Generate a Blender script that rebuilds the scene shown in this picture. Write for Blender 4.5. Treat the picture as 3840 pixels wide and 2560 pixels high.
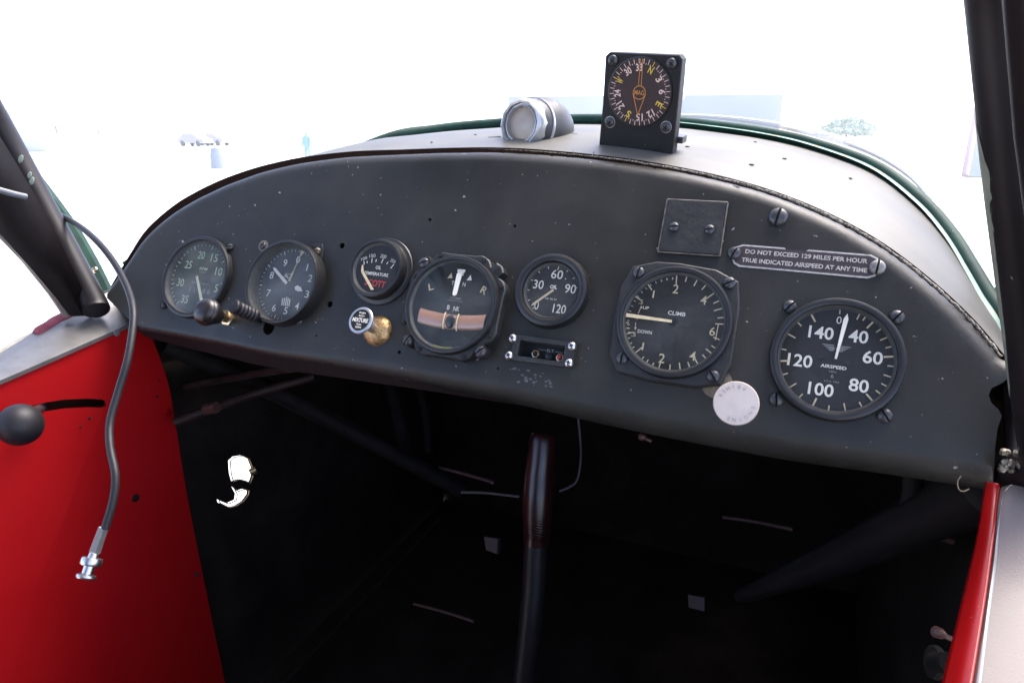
import bpy, math, random
from mathutils import Matrix, Vector, noise
from mathutils.geometry import delaunay_2d_cdt
random.seed(7)
R = math.radians
S = bpy.context.scene
for o in list(bpy.data.objects): bpy.data.objects.remove(o)

# ------------------------------------------------------------------ camera, world, sun, exposure
# A = frame of the instrument panel (x right, y forward through the panel, z up the panel) in the world
A = Matrix(((.9998, -.0091, .0174, 0), (.0001, .8884, .4590, 0), (-.0196, -.4589, .8883, 0), (0, 0, 0, 1)))
CAMP = Vector((-.0213, -.4785, -.0920))
MC = Matrix(((.91485514, .35022555, .20095306), (.13528838, .20304267, -.9697787), (-.38044333, .91439364, .13837319)))
FOC = 2610.4
cam_d = bpy.data.cameras.new('camera'); cam = bpy.data.objects.new('camera', cam_d)
S.collection.objects.link(cam); S.camera = cam
cam_d.sensor_width = 36; cam_d.lens = FOC / 3840 * 36; cam_d.clip_start = .01; cam_d.clip_end = 4000
rt, dn, fw = MC[0], MC[1], MC[2]
A3 = A.to_3x3()
cm = Matrix.Identity(4)
for i in range(3):
    cm[i][0] = (A3 @ rt)[i]; cm[i][1] = -(A3 @ dn)[i]; cm[i][2] = -(A3 @ fw)[i]; cm[i][3] = (A3 @ CAMP)[i]
cam.matrix_world = cm
CAMW = A3 @ CAMP

W = bpy.data.worlds.new('World'); S.world = W; W.use_nodes = True
nt = W.node_tree; nt.nodes.clear()
sky = nt.nodes.new('ShaderNodeTexSky'); sky.sky_type = 'NISHITA'; sky.sun_disc = False
SUN_EL, SUN_AZ = 62, 30          # azimuth clockwise from +Y: high, ahead and a little to the right
sky.sun_elevation = R(SUN_EL); sky.sun_rotation = R(SUN_AZ)
sky.air_density = .35; sky.dust_density = 1.8; sky.ozone_density = 0
bg = nt.nodes.new('ShaderNodeBackground'); bg.inputs[1].default_value = .15
wo = nt.nodes.new('ShaderNodeOutputWorld')
nt.links.new(sky.outputs[0], bg.inputs[0]); nt.links.new(bg.outputs[0], wo.inputs[0])
sd = bpy.data.lights.new('sun', 'SUN'); so = bpy.data.objects.new('sun', sd); S.collection.objects.link(so)
sd.energy = 0.85; sd.angle = R(35); sd.color = (1, .96, .9)
az, el = R(SUN_AZ), R(SUN_EL)
sdir = Vector((math.sin(az) * math.cos(el), math.cos(az) * math.cos(el), math.sin(el)))
so.rotation_euler = sdir.to_track_quat('Z', 'Y').to_euler(); so.location = (-1, -1, 3)
S.view_settings.view_transform = 'Standard'; S.view_settings.look = 'None'
S.view_settings.exposure = 2.85; S.view_settings.gamma = 1; S.view_settings.use_curve_mapping = False

# ------------------------------------------------------------------ helpers
def P(u, v, y=0.0):
    """point of the plane y in the panel frame, seen at (u, v) of a 2352 px wide view"""
    s = 3840 / 2352
    d = rt * ((u * s - 1920) / FOC) + dn * ((v * s - 1280) / FOC) + fw
    return CAMP + d * ((y - CAMP.y) / d.y)
def PX(u, v, x):
    s = 3840 / 2352
    d = rt * ((u * s - 1920) / FOC) + dn * ((v * s - 1280) / FOC) + fw
    return CAMP + d * ((x - CAMP.x) / d.x)
def G(u, v, dist):
    s = 3840 / 2352
    d = A3 @ (rt * ((u * s - 1920) / FOC) + dn * ((v * s - 1280) / FOC) + fw)
    h = math.hypot(d.x, d.y)
    return CAMW + d * (dist / h)

def mat(name, col, rough=.5, metal=0., var=0., vscale=60., bump=0., bscale=900., spec=.5, chips=None, chipscale=90., chipthr=.09, coat=0.,
        stretch=None, rvar=0., chip2=None, fine=0.):
    m = bpy.data.materials.new(name); m.use_nodes = True
    n = m.node_tree.nodes; l = m.node_tree.links; b = n['Principled BSDF']
    b.inputs['Roughness'].default_value = rough; b.inputs['Metallic'].default_value = metal
    b.inputs['Specular IOR Level'].default_value = spec; b.inputs['Coat Weight'].default_value = coat
    b.inputs['Base Color'].default_value = (*col, 1)
    tc = n.new('ShaderNodeTexCoord'); src = tc.outputs['Object']
    if stretch:
        mp = n.new('ShaderNodeMapping'); mp.inputs['Scale'].default_value = stretch
        l.new(src, mp.inputs[0]); ssrc = mp.outputs[0]
    else: ssrc = src
    out = None
    if var:
        t = n.new('ShaderNodeTexNoise'); t.inputs['Scale'].default_value = vscale; t.inputs['Detail'].default_value = 6
        t.inputs['Roughness'].default_value = .62
        l.new(ssrc, t.inputs['Vector'])
        r = n.new('ShaderNodeMapRange'); r.inputs[1].default_value = .3; r.inputs[2].default_value = .7
        r.inputs[3].default_value = 1 - var; r.inputs[4].default_value = 1 + var
        l.new(t.outputs[0], r.inputs[0])
        mx = n.new('ShaderNodeVectorMath'); mx.operation = 'SCALE'; mx.inputs[0].default_value = col
        l.new(r.outputs[0], mx.inputs['Scale']); out = mx.outputs[0]
        if rvar:
            rr = n.new('ShaderNodeMapRange'); rr.inputs[1].default_value = .3; rr.inputs[2].default_value = .7
            rr.inputs[3].default_value = rough - rvar; rr.inputs[4].default_value = rough + rvar
            l.new(t.outputs[0], rr.inputs[0]); l.new(rr.outputs[0], b.inputs['Roughness'])
    for cc, sc, th in ([(chips, chipscale, chipthr)] if chips else []) + ([chip2] if chip2 else []):
        v = n.new('ShaderNodeTexNoise'); v.inputs['Scale'].default_value = sc; v.inputs['Detail'].default_value = 3
        l.new(src, v.inputs['Vector'])
        r = n.new('ShaderNodeMapRange'); r.inputs[1].default_value = th; r.inputs[2].default_value = th + .02
        l.new(v.outputs[0], r.inputs[0])
        mc = n.new('ShaderNodeMix'); mc.data_type = 'RGBA'; mc.inputs[6].default_value = (*col, 1); mc.inputs[7].default_value = (*cc, 1)
        if out: l.new(out, mc.inputs[6])
        l.new(r.outputs[0], mc.inputs[0]); out = mc.outputs[2]
    if out: l.new(out, b.inputs['Base Color'])
    if bump:
        t = n.new('ShaderNodeTexNoise'); t.inputs['Scale'].default_value = bscale; t.inputs['Detail'].default_value = 4
        l.new(src, t.inputs['Vector'])
        bp = n.new('ShaderNodeBump'); bp.inputs['Strength'].default_value = bump; bp.inputs['Distance'].default_value = .001
        l.new(t.outputs[0], bp.inputs['Height']); l.new(bp.outputs[0], b.inputs['Normal'])
    return m

def glass(name, haze=.02, gloss=.06, tint=(1, 1, 1), hcol=(.6, .65, .68), smudge=0., back=0.):
    m = bpy.data.materials.new(name); m.use_nodes = True
    n = m.node_tree.nodes; l = m.node_tree.links; n.clear()
    o = n.new('ShaderNodeOutputMaterial'); tr = n.new('ShaderNodeBsdfTransparent'); tr.inputs[0].default_value = (*tint, 1)
    gl = n.new('ShaderNodeBsdfGlossy'); gl.inputs['Roughness'].default_value = .06
    df = n.new('ShaderNodeBsdfDiffuse'); df.inputs[0].default_value = (*hcol, 1)
    fr = n.new('ShaderNodeFresnel'); fr.inputs[0].default_value = 1.4
    mu = n.new('ShaderNodeMath'); mu.operation = 'MULTIPLY'; mu.inputs[1].default_value = gloss * 12
    l.new(fr.outputs[0], mu.inputs[0])
    m1 = n.new('ShaderNodeMixShader'); m2 = n.new('ShaderNodeMixShader')
    l.new(mu.outputs[0], m1.inputs[0]); l.new(tr.outputs[0], m1.inputs[1]); l.new(gl.outputs[0], m1.inputs[2])
    m2.inputs[0].default_value = haze
    if smudge:
        tc = n.new('ShaderNodeTexCoord'); t = n.new('ShaderNodeTexNoise'); t.inputs['Scale'].default_value = smudge; t.inputs['Detail'].default_value = 5
        l.new(tc.outputs['Object'], t.inputs['Vector'])
        r = n.new('ShaderNodeMapRange'); r.inputs[1].default_value = .35; r.inputs[2].default_value = .75
        r.inputs[3].default_value = haze * .3; r.inputs[4].default_value = haze * 2
        l.new(t.outputs[0], r.inputs[0]); l.new(r.outputs[0], m2.inputs[0])
    tl = n.new('ShaderNodeBsdfTranslucent'); tl.inputs[0].default_value = (*hcol, 1); m3 = n.new('ShaderNodeMixShader'); m3.inputs[0].default_value = back
    l.new(df.outputs[0], m3.inputs[1]); l.new(tl.outputs[0], m3.inputs[2])
    l.new(m1.outputs[0], m2.inputs[1]); l.new(m3.outputs[0], m2.inputs[2]); l.new(m2.outputs[0], o.inputs[0])
    return m

M = {}
M['panel'] = mat('panel_paint', (.0235, .0215, .0180), .42, spec=.36, var=.42, vscale=8, bump=.2, bscale=2300, chips=(.3, .28, .24), chipscale=240, chipthr=.72, rvar=.11,
                 chip2=((.34, .17, .08), 330, .77))
M['panel_u'] = mat('panel_paint_shaded', (.013, .008, .008), .7, spec=.2, var=.25, vscale=20, bump=.3)  # darker, browner panel paint: shade of the down-facing lip put into its colour
M['black'] = mat('black_enamel', (.014, .0135, .0135), .38, var=.2, vscale=120, bump=.15, chips=(.2, .19, .17), chipscale=420, chipthr=.77)
M['case'] = mat('black_crinkle_case', (.021, .0198, .019), .48, var=.25, vscale=90, bump=.4, chips=(.2, .17, .14), chipscale=300, chipthr=.76)
M['dial'] = mat('dial_black', (.016, .0135, .012), .7, var=.25, vscale=260, chips=(.18, .17, .15), chipscale=900, chipthr=.80)
M['dialblue'] = mat('dial_slate', (.024, .026, .030), .6, var=.35, vscale=60)
M['dialgreen'] = mat('dial_green_grey', (.036, .044, .038), .6, var=.35, vscale=50)
M['ivory'] = mat('ivory_paint', (.60, .49, .29), .6, var=.15, vscale=300)
M['white'] = mat('white_marking', (.80, .74, .62), .55)
M['green'] = mat('radium_green', (.45, .56, .36), .6, var=.2, vscale=300)
M['grey'] = mat('faded_grey_marking', (.3, .3, .28), .6)
M['redmark'] = mat('red_marking', (.5, .04, .035), .5)
M['yellow'] = mat('yellow_marking', (.75, .66, .05), .5)
M['orange'] = mat('orange_marking', (.6, .3, .05), .5)
M['scr'] = mat('black_oxide_screw', (.06, .06, .062), .33, metal=.4, var=.3, vscale=400)
M['scrlight'] = mat('worn_screw', (.2, .19, .17), .4, metal=.3, var=.4, vscale=400)
M['innerring'] = mat('inner_bezel_lit', (.075, .075, .072), .5, var=.3, vscale=200)  # light caught along the inner rim, put in as a grey tone
M['dark'] = mat('dark_recess', (.006, .006, .006), .8)
M['steel'] = mat('bright_steel', (.62, .60, .58), .34, metal=1, var=.12, vscale=300)
M['alu'] = mat('brushed_aluminium', (.74, .62, .53), .42, metal=.5, var=.07, vscale=90)
M['brass'] = mat('tarnished_brass', (.46, .30, .14), .42, metal=.8, var=.45, vscale=380, bump=.5, bscale=700, chips=(.2, .07, .02), chipscale=500, chipthr=.6)
M['brassnut'] = mat('brass_nut_metal', (.65, .5, .3), .3, metal=1, var=.3, vscale=200)
M['rubber'] = mat('black_rubber', (.016, .014, .016), .5, spec=.35, var=.15, vscale=100)
M['knob'] = mat('brown_black_bakelite', (.014, .0105, .0105), .36, var=.2, vscale=200)
M['tube'] = mat('dark_brown_tube_paint', (.010, .0068, .0070), .45, spec=.35, var=.3, vscale=30, chips=(.28, .27, .2), chipscale=70, chipthr=.74)
M['tubeworn'] = mat('worn_tube_paint', (.21, .21, .145), .6, var=.2, vscale=60)
M['red'] = mat('red_paint', (.42, .0035, .0055), .48, spec=.35, var=.07, vscale=9, bump=.06, bscale=300, rvar=.05, chips=(.1, .02, .02), chipscale=160, chipthr=.82)
M['redtrim'] = mat('red_gloss_trim', (.30, .004, .0045), .25, var=.12, vscale=25, chips=(.6, .4, .35), chipscale=260, chipthr=.76)
M['deck'] = mat('deck_aluminium_paint', (.125, .120, .104), .5, metal=.1, var=.34, vscale=9, bump=.1, bscale=500, stretch=(1, 3, 1), chips=(.22, .21, .2), chipscale=60, chipthr=.76, rvar=.08)
M['sill'] = mat('sill_metal', (.27, .255, .24), .33, metal=.6, var=.2, vscale=40)
M['rimgreen'] = mat('green_rim_paint', (.008, .042, .027), .6, spec=.3, var=.35, vscale=60, chips=(.4, .45, .38), chipscale=220, chipthr=.74)
M['rimpale'] = mat('pale_green_flange', (.2, .33, .26), .5, var=.3, vscale=80, chips=(.35, .22, .1), chipscale=120, chipthr=.62)
M['piping'] = mat('frayed_piping', (.34, .30, .23), .8, var=.5, vscale=500, chips=(.07, .06, .05), chipscale=900, chipthr=.5)
M['gasket'] = mat('dark_brown_gasket', (.012, .006, .004), .95, spec=.05, var=.3, vscale=200)
M['grip'] = mat('maroon_grip', (.020, .0045, .004), .28, var=.15, vscale=90)
M['pipe'] = mat('dark_stick_tube', (.010, .008, .008), .45, spec=.3, var=.3, vscale=50)
M['bar'] = mat('brown_pedal_bar', (.075, .034, .026), .5, var=.3, vscale=120)
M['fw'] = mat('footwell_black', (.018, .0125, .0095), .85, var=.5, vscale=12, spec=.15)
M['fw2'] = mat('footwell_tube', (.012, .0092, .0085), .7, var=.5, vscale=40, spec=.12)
M['barepatch'] = mat('bare_pale_green', (.16, .20, .16), .6)
M['bar2'] = mat('dark_brown_rod', (.03, .015, .012), .6, spec=.3, var=.3, vscale=60)
M['dullbrass'] = mat('dull_brass_washer', (.2, .16, .11), .5, metal=.5, var=.4, vscale=300)
M['copper'] = mat('brass_bezel_light', (.5, .34, .15), .35, metal=.9)
M['lining'] = mat('cabin_lining', (.16, .15, .14), .8, var=.15, vscale=10)
M['trim'] = mat('pinkish_grey_trim', (.165, .128, .115), .5, var=.05, vscale=20, bump=.1, chips=(.2, .17, .17), chipscale=300, chipthr=.79)
M['alustrip'] = mat('alu_edge_strip', (.42, .42, .39), .3, metal=.8, var=.2, vscale=60, stretch=(1, 1, .2))
M['pink'] = mat('faded_maroon_cloth', (.24, .06, .08), .9, var=.35, vscale=90, bump=.8, bscale=400)
M['tubeglass'] = mat('amber_liquid_tube', (.34, .19, .13), .15, var=.1, vscale=60, coat=.6)
M['ball'] = mat('black_ball', (.03, .034, .036), .25)
M['lens'] = mat('lamp_lens', (.40, .33, .27), .2, var=.1, vscale=60)
M['chromering'] = mat('lamp_ring', (.42, .42, .42), .32, metal=.6, var=.1, vscale=200)
M['lampbody'] = mat('lamp_body_black', (.045, .045, .047), .45, var=.25, vscale=80, chips=(.5, .5, .48), chipscale=160, chipthr=.66)
M['gauge_glass'] = glass('gauge_glass', .006, .03)
M['gauge_glass_dusty'] = glass('dusty_gauge_glass', .13, .05, hcol=(.5, .52, .48), smudge=35)
M['hazy_glass'] = glass('hazy_gauge_glass', .045, .04, hcol=(.55, .56, .55), smudge=30)
M['comp_glass'] = glass('compass_glass', .004, .02, tint=(.95, .85, .85))
M['windglass'] = glass('windshield_plexiglass', .22, .03, hcol=(.85, .87, .9), smudge=3, back=.6)  # dusty haze made heavier, standing in for blown-out glare outside
M['plexi_edge'] = glass('plexiglass_edge', .55, .1, hcol=(.45, .48, .52))
M['flap'] = glass('pale_green_plexi', .7, .1, hcol=(.28, .33, .30))
M['placard'] = mat('placard_maroon_brown', (.045, .032, .034), .45, var=.2, vscale=200)
M['placmetal'] = mat('placard_metal', (.48, .44, .39), .5, metal=.2, var=.3, vscale=400)
M['wire'] = mat('pale_wire', (.10, .09, .09), .5)

class MB:
    def __init__(s): s.v = []; s.f = []; s.m = []; s.s = []
    def add(s, vs, fs, mi=0, sm=True):
        b = len(s.v); s.v += [tuple(q) for q in vs]
        for f in fs: s.f.append(tuple(b + i for i in f)); s.m.append(mi); s.s.append(sm)
    def box(s, x0, x1, y0, y1, z0, z1, mi=0, T=None):
        vs = [Vector((x, y, z)) for x in (x0, x1) for y in (y0, y1) for z in (z0, z1)]
        if T: vs = [T @ q for q in vs]
        s.add(vs, [(0, 1, 3, 2), (4, 6, 7, 5), (0, 4, 5, 1), (2, 3, 7, 6), (0, 2, 6, 4), (1, 5, 7, 3)], mi, False)
    def lathe(s, prof, cx=0, cz=0, n=48, mi=0, T=None, cap0=False, cap1=False):
        """profile of (radius, y) turned round the y axis through (cx, cz)"""
        vs = []; fs = []
        for r, y in prof:
            for k in range(n):
                a = 2 * math.pi * k / n; q = Vector((cx + r * math.cos(a), y, cz + r * math.sin(a)))
                vs.append(T @ q if T else q)
        for i in range(len(prof) - 1):
            for k in range(n):
                k2 = (k + 1) % n; fs.append((i * n + k, i * n + k2, (i + 1) * n + k2, (i + 1) * n + k))
        if cap0: fs.append(tuple(range(n)))
        if cap1: fs.append(tuple(range((len(prof) - 1) * n, len(prof) * n))[::-1])
        s.add(vs, fs, mi)
    def tube(s, pts, r, n=12, mi=0, caps=True):
        pts = [Vector(p) for p in pts]; vs = []; fs = []
        rs = r if isinstance(r, (list, tuple)) else [r] * len(pts)
        up = Vector((.31, .2, .93))
        for i, p in enumerate(pts):
            t = (pts[min(i + 1, len(pts) - 1)] - pts[max(i - 1, 0)]).normalized()
            a = t.cross(up)
            if a.length < .05: a = t.cross(Vector((1, 0, 0)))
            a.normalize(); b = t.cross(a); up = (up - t * up.dot(t)) if (up - t * up.dot(t)).length > .1 else up
            for k in range(n):
                w = 2 * math.pi * k / n; vs.append(p + (a * math.cos(w) + b * math.sin(w)) * rs[i])
        for i in range(len(pts) - 1):
            for k in range(n):
                k2 = (k + 1) % n; fs.append((i * n + k, (i + 1) * n + k, (i + 1) * n + k2, i * n + k2))
        if caps: fs.append(tuple(range(n))); fs.append(tuple(range((len(pts) - 1) * n, len(pts) * n))[::-1])
        s.add(vs, fs, mi)
    def grid(s, rows, mi=0, sm=True):
        n = len(rows[0]); vs = [q for r in rows for q in r]
        s.add(vs, [(i * n + k, i * n + k + 1, (i + 1) * n + k + 1, (i + 1) * n + k) for i in range(len(rows) - 1) for k in range(n - 1)], mi, sm)
    def prism(s, poly, y0, y1, mi=0, bev=0.):
        """convex-ish polygon in (x, z) from y0 (back) to y1 (front, towards the pilot)"""
        n = len(poly); vs = [(x, y0, z) for x, z in poly] + [(x, y1 + bev, z) for x, z in poly]
        fs = [(i, (i + 1) % n, n + (i + 1) % n, n + i) for i in range(n)]
        if bev:
            cx = sum(p[0] for p in poly) / n; cz = sum(p[1] for p in poly) / n
            L = [math.hypot(x - cx, z - cz) for x, z in poly]
            vs += [(cx + (x - cx) * (1 - bev / l), y1, cz + (z - cz) * (1 - bev / l)) for (x, z), l in zip(poly, L)]
            fs += [(n + i, n + (i + 1) % n, 2 * n + (i + 1) % n, 2 * n + i) for i in range(n)]
            fs.append(tuple(range(2 * n, 3 * n)))
        else: fs.append(tuple(range(n, 2 * n)))
        fs.append(tuple(range(n))[::-1]); s.add(vs, fs, mi, False)
    def text(s, body, cx, cz, h, y, w=None, rot=0., mi=0, bold=0.):
        vs, fs = glyph(body, bold)
        x0 = min(q[0] for q in vs); x1 = max(q[0] for q in vs); z0 = min(q[1] for q in vs); z1 = max(q[1] for q in vs)
        k = h / (z1 - z0); kx = (w / (x1 - x0)) if w else k
        a = -R(rot); ca, sa = math.cos(a), math.sin(a); out = []
        for q in vs:
            X = (q[0] - (x0 + x1) / 2) * kx; Z = (q[1] - (z0 + z1) / 2) * k
            out.append((cx + X * ca - Z * sa, y, cz + X * sa + Z * ca))
        s.add(out, fs, mi, False)
    def tick(s, ang, r0, r1, w, y, mi=0, cx=0, cz=0, w2=None):
        a = R(ang); d = Vector((math.sin(a), 0, math.cos(a))); p = Vector((math.cos(a), 0, -math.sin(a))); c = Vector((cx, y, cz))
        w2 = w if w2 is None else w2
        s.add([c + d * r0 - p * w / 2, c + d * r0 + p * w / 2, c + d * r1 + p * w2 / 2, c + d * r1 - p * w2 / 2], [(0, 1, 2, 3)], mi, False)
    def flat(s, poly, y, mi=0):
        s.add([(x, y, z) for x, z in poly], [tuple(range(len(poly)))], mi, False)
    def build(s, name, mats, parent=None, org=(0, 0, 0), sharp=35, Mw=None, hard=False):
        me = bpy.data.meshes.new(name); o3 = Vector(org)
        me.from_pydata([tuple(Vector(q) - o3) for q in s.v], [], s.f)
        for m in (mats if isinstance(mats, (list, tuple)) else [mats]): me.materials.append(M[m] if isinstance(m, str) else m)
        me.polygons.foreach_set('material_index', s.m); me.polygons.foreach_set('use_smooth', s.s)
        me.update()
        try: me.set_sharp_from_angle(angle=R(sharp))
        except Exception: pass
        if hard:
            cnt = {}
            for p_ in me.polygons:
                for k_ in p_.edge_keys: cnt[k_] = cnt.get(k_, 0) + 1
            for e_ in me.edges:
                if cnt.get(e_.key, 0) == 1: e_.use_edge_sharp = True
        o = bpy.data.objects.new(name, me); S.collection.objects.link(o)
        if parent: o.parent = parent
        else: o.matrix_world = Mw if Mw is not None else A @ Matrix.Translation(o3)
        return o
_g = {}
def glyph(body, bold=0.):
    if (body, bold) in _g: return _g[(body, bold)]
    cu = bpy.data.curves.new('t', 'FONT'); cu.body = body; cu.offset = bold; cu.resolution_u = 3
    o = bpy.data.objects.new('t', cu); S.collection.objects.link(o)
    dg = bpy.context.evaluated_depsgraph_get(); me = bpy.data.meshes.new_from_object(o.evaluated_get(dg))
    r = ([tuple(v.co) for v in me.vertices], [tuple(p.vertices) for p in me.polygons])
    bpy.data.objects.remove(o); bpy.data.curves.remove(cu); bpy.data.meshes.remove(me)
    _g[(body, bold)] = r; return r
def tag(o, label=None, cat=None, group=None, kind=None):
    if label: o['label'] = label
    if cat: o['category'] = cat
    if group: o['group'] = group
    if kind: o['kind'] = kind
    return o
def thing(name, label, cat, loc=(0, 0, 0), group=None, Mw=None):
    o = bpy.data.objects.new(name, None); S.collection.objects.link(o); o.empty_display_size = .01
    o.matrix_world = Mw if Mw is not None else A @ Matrix.Translation(Vector(loc))
    return tag(o, label, cat, group)
def spline(pts, n=8):
    pts = [Vector(p) for p in pts]; out = []
    for i in range(len(pts) - 1):
        a = pts[max(i - 1, 0)]; b = pts[i]; c = pts[i + 1]; d = pts[min(i + 2, len(pts) - 1)]
        for k in range(n):
            t = k / n
            out.append(.5 * ((2 * b) + (c - a) * t + (2 * a - 5 * b + 4 * c - d) * t * t + (3 * b - a - 3 * c + d) * t ** 3))
    out.append(pts[-1]); return out
def inpoly(x, z, poly):
    c = False; n = len(poly); j = n - 1
    for i in range(n):
        a, b = poly[i], poly[j]
        if (a[1] > z) != (b[1] > z) and x < (b[0] - a[0]) * (z - a[1]) / (b[1] - a[1]) + a[0]: c = not c
        j = i
    return c
def dseg(x, z, line):
    best = 9
    for a, b in zip(line[:-1], line[1:]):
        dx, dz = b[0] - a[0], b[1] - a[1]; L = dx * dx + dz * dz
        t = max(0, min(1, ((x - a[0]) * dx + (z - a[1]) * dz) / L)) if L else 0
        best = min(best, math.hypot(x - a[0] - t * dx, z - a[1] - t * dz))
    return best
def circ(cx, cz, r, n=20): return [(cx + r * math.cos(2 * math.pi * k / n), cz + r * math.sin(2 * math.pi * k / n)) for k in range(n)]
def plate(outer, holes, step, f, extra=()):
    """sheet in (a, b) with real holes, mapped to 3D by f"""
    pts = []; edges = []
    for lp in [outer] + holes:
        b = len(pts); pts += [Vector(q) for q in lp]; edges += [(b + i, b + (i + 1) % len(lp)) for i in range(len(lp))]
    x0 = min(p[0] for p in outer); x1 = max(p[0] for p in outer); z0 = min(p[1] for p in outer); z1 = max(p[1] for p in outer)
    x = x0
    while x < x1:
        z = z0
        while z < z1:
            q = (x + random.uniform(-.1, .1) * step, z + random.uniform(-.1, .1) * step)
            if inpoly(*q, outer) and not any(inpoly(*q, h) for h in holes): pts.append(Vector(q))
            z += step
        x += step
    for q in extra:
        if inpoly(*q, outer) and not any(inpoly(*q, h) for h in holes): pts.append(Vector(q))
    vs, es, fs, *_ = delaunay_2d_cdt(pts, edges, [], 0, 1e-6)
    keep = []
    for t in fs:
        cx = sum(vs[i][0] for i in t) / 3; cz = sum(vs[i][1] for i in t) / 3
        if inpoly(cx, cz, outer) and not any(inpoly(cx, cz, h) for h in holes): keep.append(tuple(t))
    return [f(v[0], v[1]) for v in vs], keep

def screw(parent, x, z, r=.0045, h=.0028, ang=20, y=0., m='scr', name='screw', org=(0, 0, 0), phil=False):
    mb = MB(); T = Matrix.Translation(Vector((x, y, z))) @ Matrix.Rotation(R(ang), 4, 'Y')
    sw = r * .26
    if phil:
        mb.lathe([(r, 0), (r, -h * .35), (r * .85, -h * .75), (r * .5, -h), (0.0001, -h * 1.05)], n=20, T=T)
        for k in (0, 1):
            T2 = T @ Matrix.Rotation(R(90 * k), 4, 'Y')
            mb.box(-r * .12, r * .12, -h * 1.08, -h * .8, -r * .5, r * .5, 1, T2)
    else:
        mb.lathe([(r * .96, 0), (r * .96, -h * .45), (0.0001, -h * .45)], n=18, mi=1, T=T)
        for sd_ in (-1, 1):
            rows = []
            for i in range(7):
                ph = i / 6; rr = r * math.cos(ph * math.pi / 2 * .0) * (1 if i == 0 else math.cos((i - 1) / 5 * math.pi / 2)); yy = 0 if i == 0 else -h * (.35 + .65 * math.sin((i - 1) / 5 * math.pi / 2))
                row = []
                for k in range(11):
                    a = -math.pi / 2 + math.pi * k / 10
                    row.append(T @ Vector((sd_ * max(rr * math.cos(a), sw / 2), yy, rr * math.sin(a))))
                rows.append(row)
            mb.grid(rows)
            wall = [[r_[0] for r_ in rows], [r_[-1] for r_ in rows]]
            mb.grid(wall, 0, False)
    return mb.build(name, [m, 'dark'], parent, org=org, sharp=40)

# ------------------------------------------------------------------ instrument panel
def xz(q): return (q[0], q[2])
top_px = [(240, 662), (290, 592), (330, 537), (400, 478), (500, 423), (620, 381), (760, 356), (900, 347), (1110, 341), (1300, 351), (1500, 375), (1700, 417), (1860, 472), (2000, 542), (2120, 627), (2230, 727), (2306, 815)]
TOP = [xz(q) for q in spline([P(u, v, 0) for u, v in top_px], 5)]
RIGHT = [xz(P(u, v, 0)) for u, v in [(2319, 835), (2318, 866), (2300, 880), (2276, 892), (2270, 908), (2276, 925), (2292, 940), (2300, 955), (2290, 985), (2284, 1030)]]
ZE = [(.0925, -.0452), (.0858, -.0452), (.0354, -.0470), (-.0296, -.0500), (-.1377, -.0505), (-.2172, -.0500), (-.3413, -.0518), (-.4346, -.0560), (-.50, -.0555), (-.5736, -.0550), (-.612, -.0550)]
def rbx(x): return .0050 + .0125 * max(0, min(1, (x + .45) / .35))
BOT = [(q[0], q[2]) for q in spline([Vector((x, 0, z - rbx(x))) for x, z in ZE], 3)]
LEFT = [xz(P(u, v, 0)) for u, v in [(316, 752), (270, 708), (247, 685)]]
outer = TOP + RIGHT + BOT + LEFT
botline = BOT + [LEFT[0]]
holes = [circ(-.3924, .0407, .0026), circ(-.3901, -.011, .0028), circ(-.3134, .0701, .0013, 10), circ(-.2376, .0706, .0013, 10),
         [(-.2125, -.0305), (-.1775, -.0297), (-.1775, -.0185), (-.2125, -.0185)],
         [(-.4475 + .006 * math.cos(R(a)) * (1 if True else 1), -.0395 + .006 * math.sin(R(a))) for a in range(180, 361, 20)] + [(-.4415, -.0345), (-.4535, -.0345)],
         circ(-.3960, -.0395, .0010, 8), circ(-.3305 + .017, -.0415, .0015, 10), circ(-.2268, -.0415, .001, 8)]
def py(x, z):
    d = dseg(x, z, TOP); y = 0
    rf = .012
    if d < rf: y += rf - math.sqrt(max(0, rf * rf - (rf - d) ** 2))
    d = dseg(x, z, botline); rb = rbx(x)
    if d < rb: y += rb - math.sqrt(max(0, rb * rb - (rb - d) ** 2))
    y += .0007 * noise.noise(Vector((x * 16, z * 16, 3))) * min(1, d / .02) + .00035 * noise.noise(Vector((x * 45, z * 45, 7)))
    return y
extra = []
for line, offs in ((TOP, (.0004, .001, .002, .0033, .005, .007, .0095, .0115)), (botline, (.0003, .0007, .0013, .002, .003, .0042, .0058, .008, .011))):
    for a, b in zip(line[:-1], line[1:]):
        L = math.hypot(b[0] - a[0], b[1] - a[1])
        if L < 1e-6: continue
        nx, nz = (b[1] - a[1]) / L, -(b[0] - a[0]) / L
        k = max(1, int(L / .0035))
        for j in range(k):
            t = (j + .5) / k
            for of in offs: extra.append((a[0] + (b[0] - a[0]) * t + nx * of, a[1] + (b[1] - a[1]) * t + nz * of))
for hx, hz, hr in ((-.3924, .0407, .0026), (-.3901, -.011, .0028), (-.3134, .0701, .0013), (-.2376, .0706, .0013), (-.396, -.0395, .001), (-.3135, -.0415, .0015), (-.2268, -.0415, .001)):
    for kk in (1.5, 2.2): extra += circ(hx, hz, hr * kk, 14)
vs, fs = plate(outer, holes, .006, lambda x, z: Vector((x, py(x, z), z)), extra)
panel = thing('instrument_panel', 'wide black painted metal instrument panel with arched top holding all the round gauges', 'instrument panel', (-.285, 0, -.06))
po = (-.285, 0, -.06)
mb = MB(); mb.add(vs, fs)
face = mb.build('panel_face', 'panel', panel, org=po, sharp=60, hard=True)
sol = face.modifiers.new('s', 'SOLIDIFY'); sol.thickness = .0014; sol.offset = -1 if False else 0
mb = MB()   # lower flange going forward under the face
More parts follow.
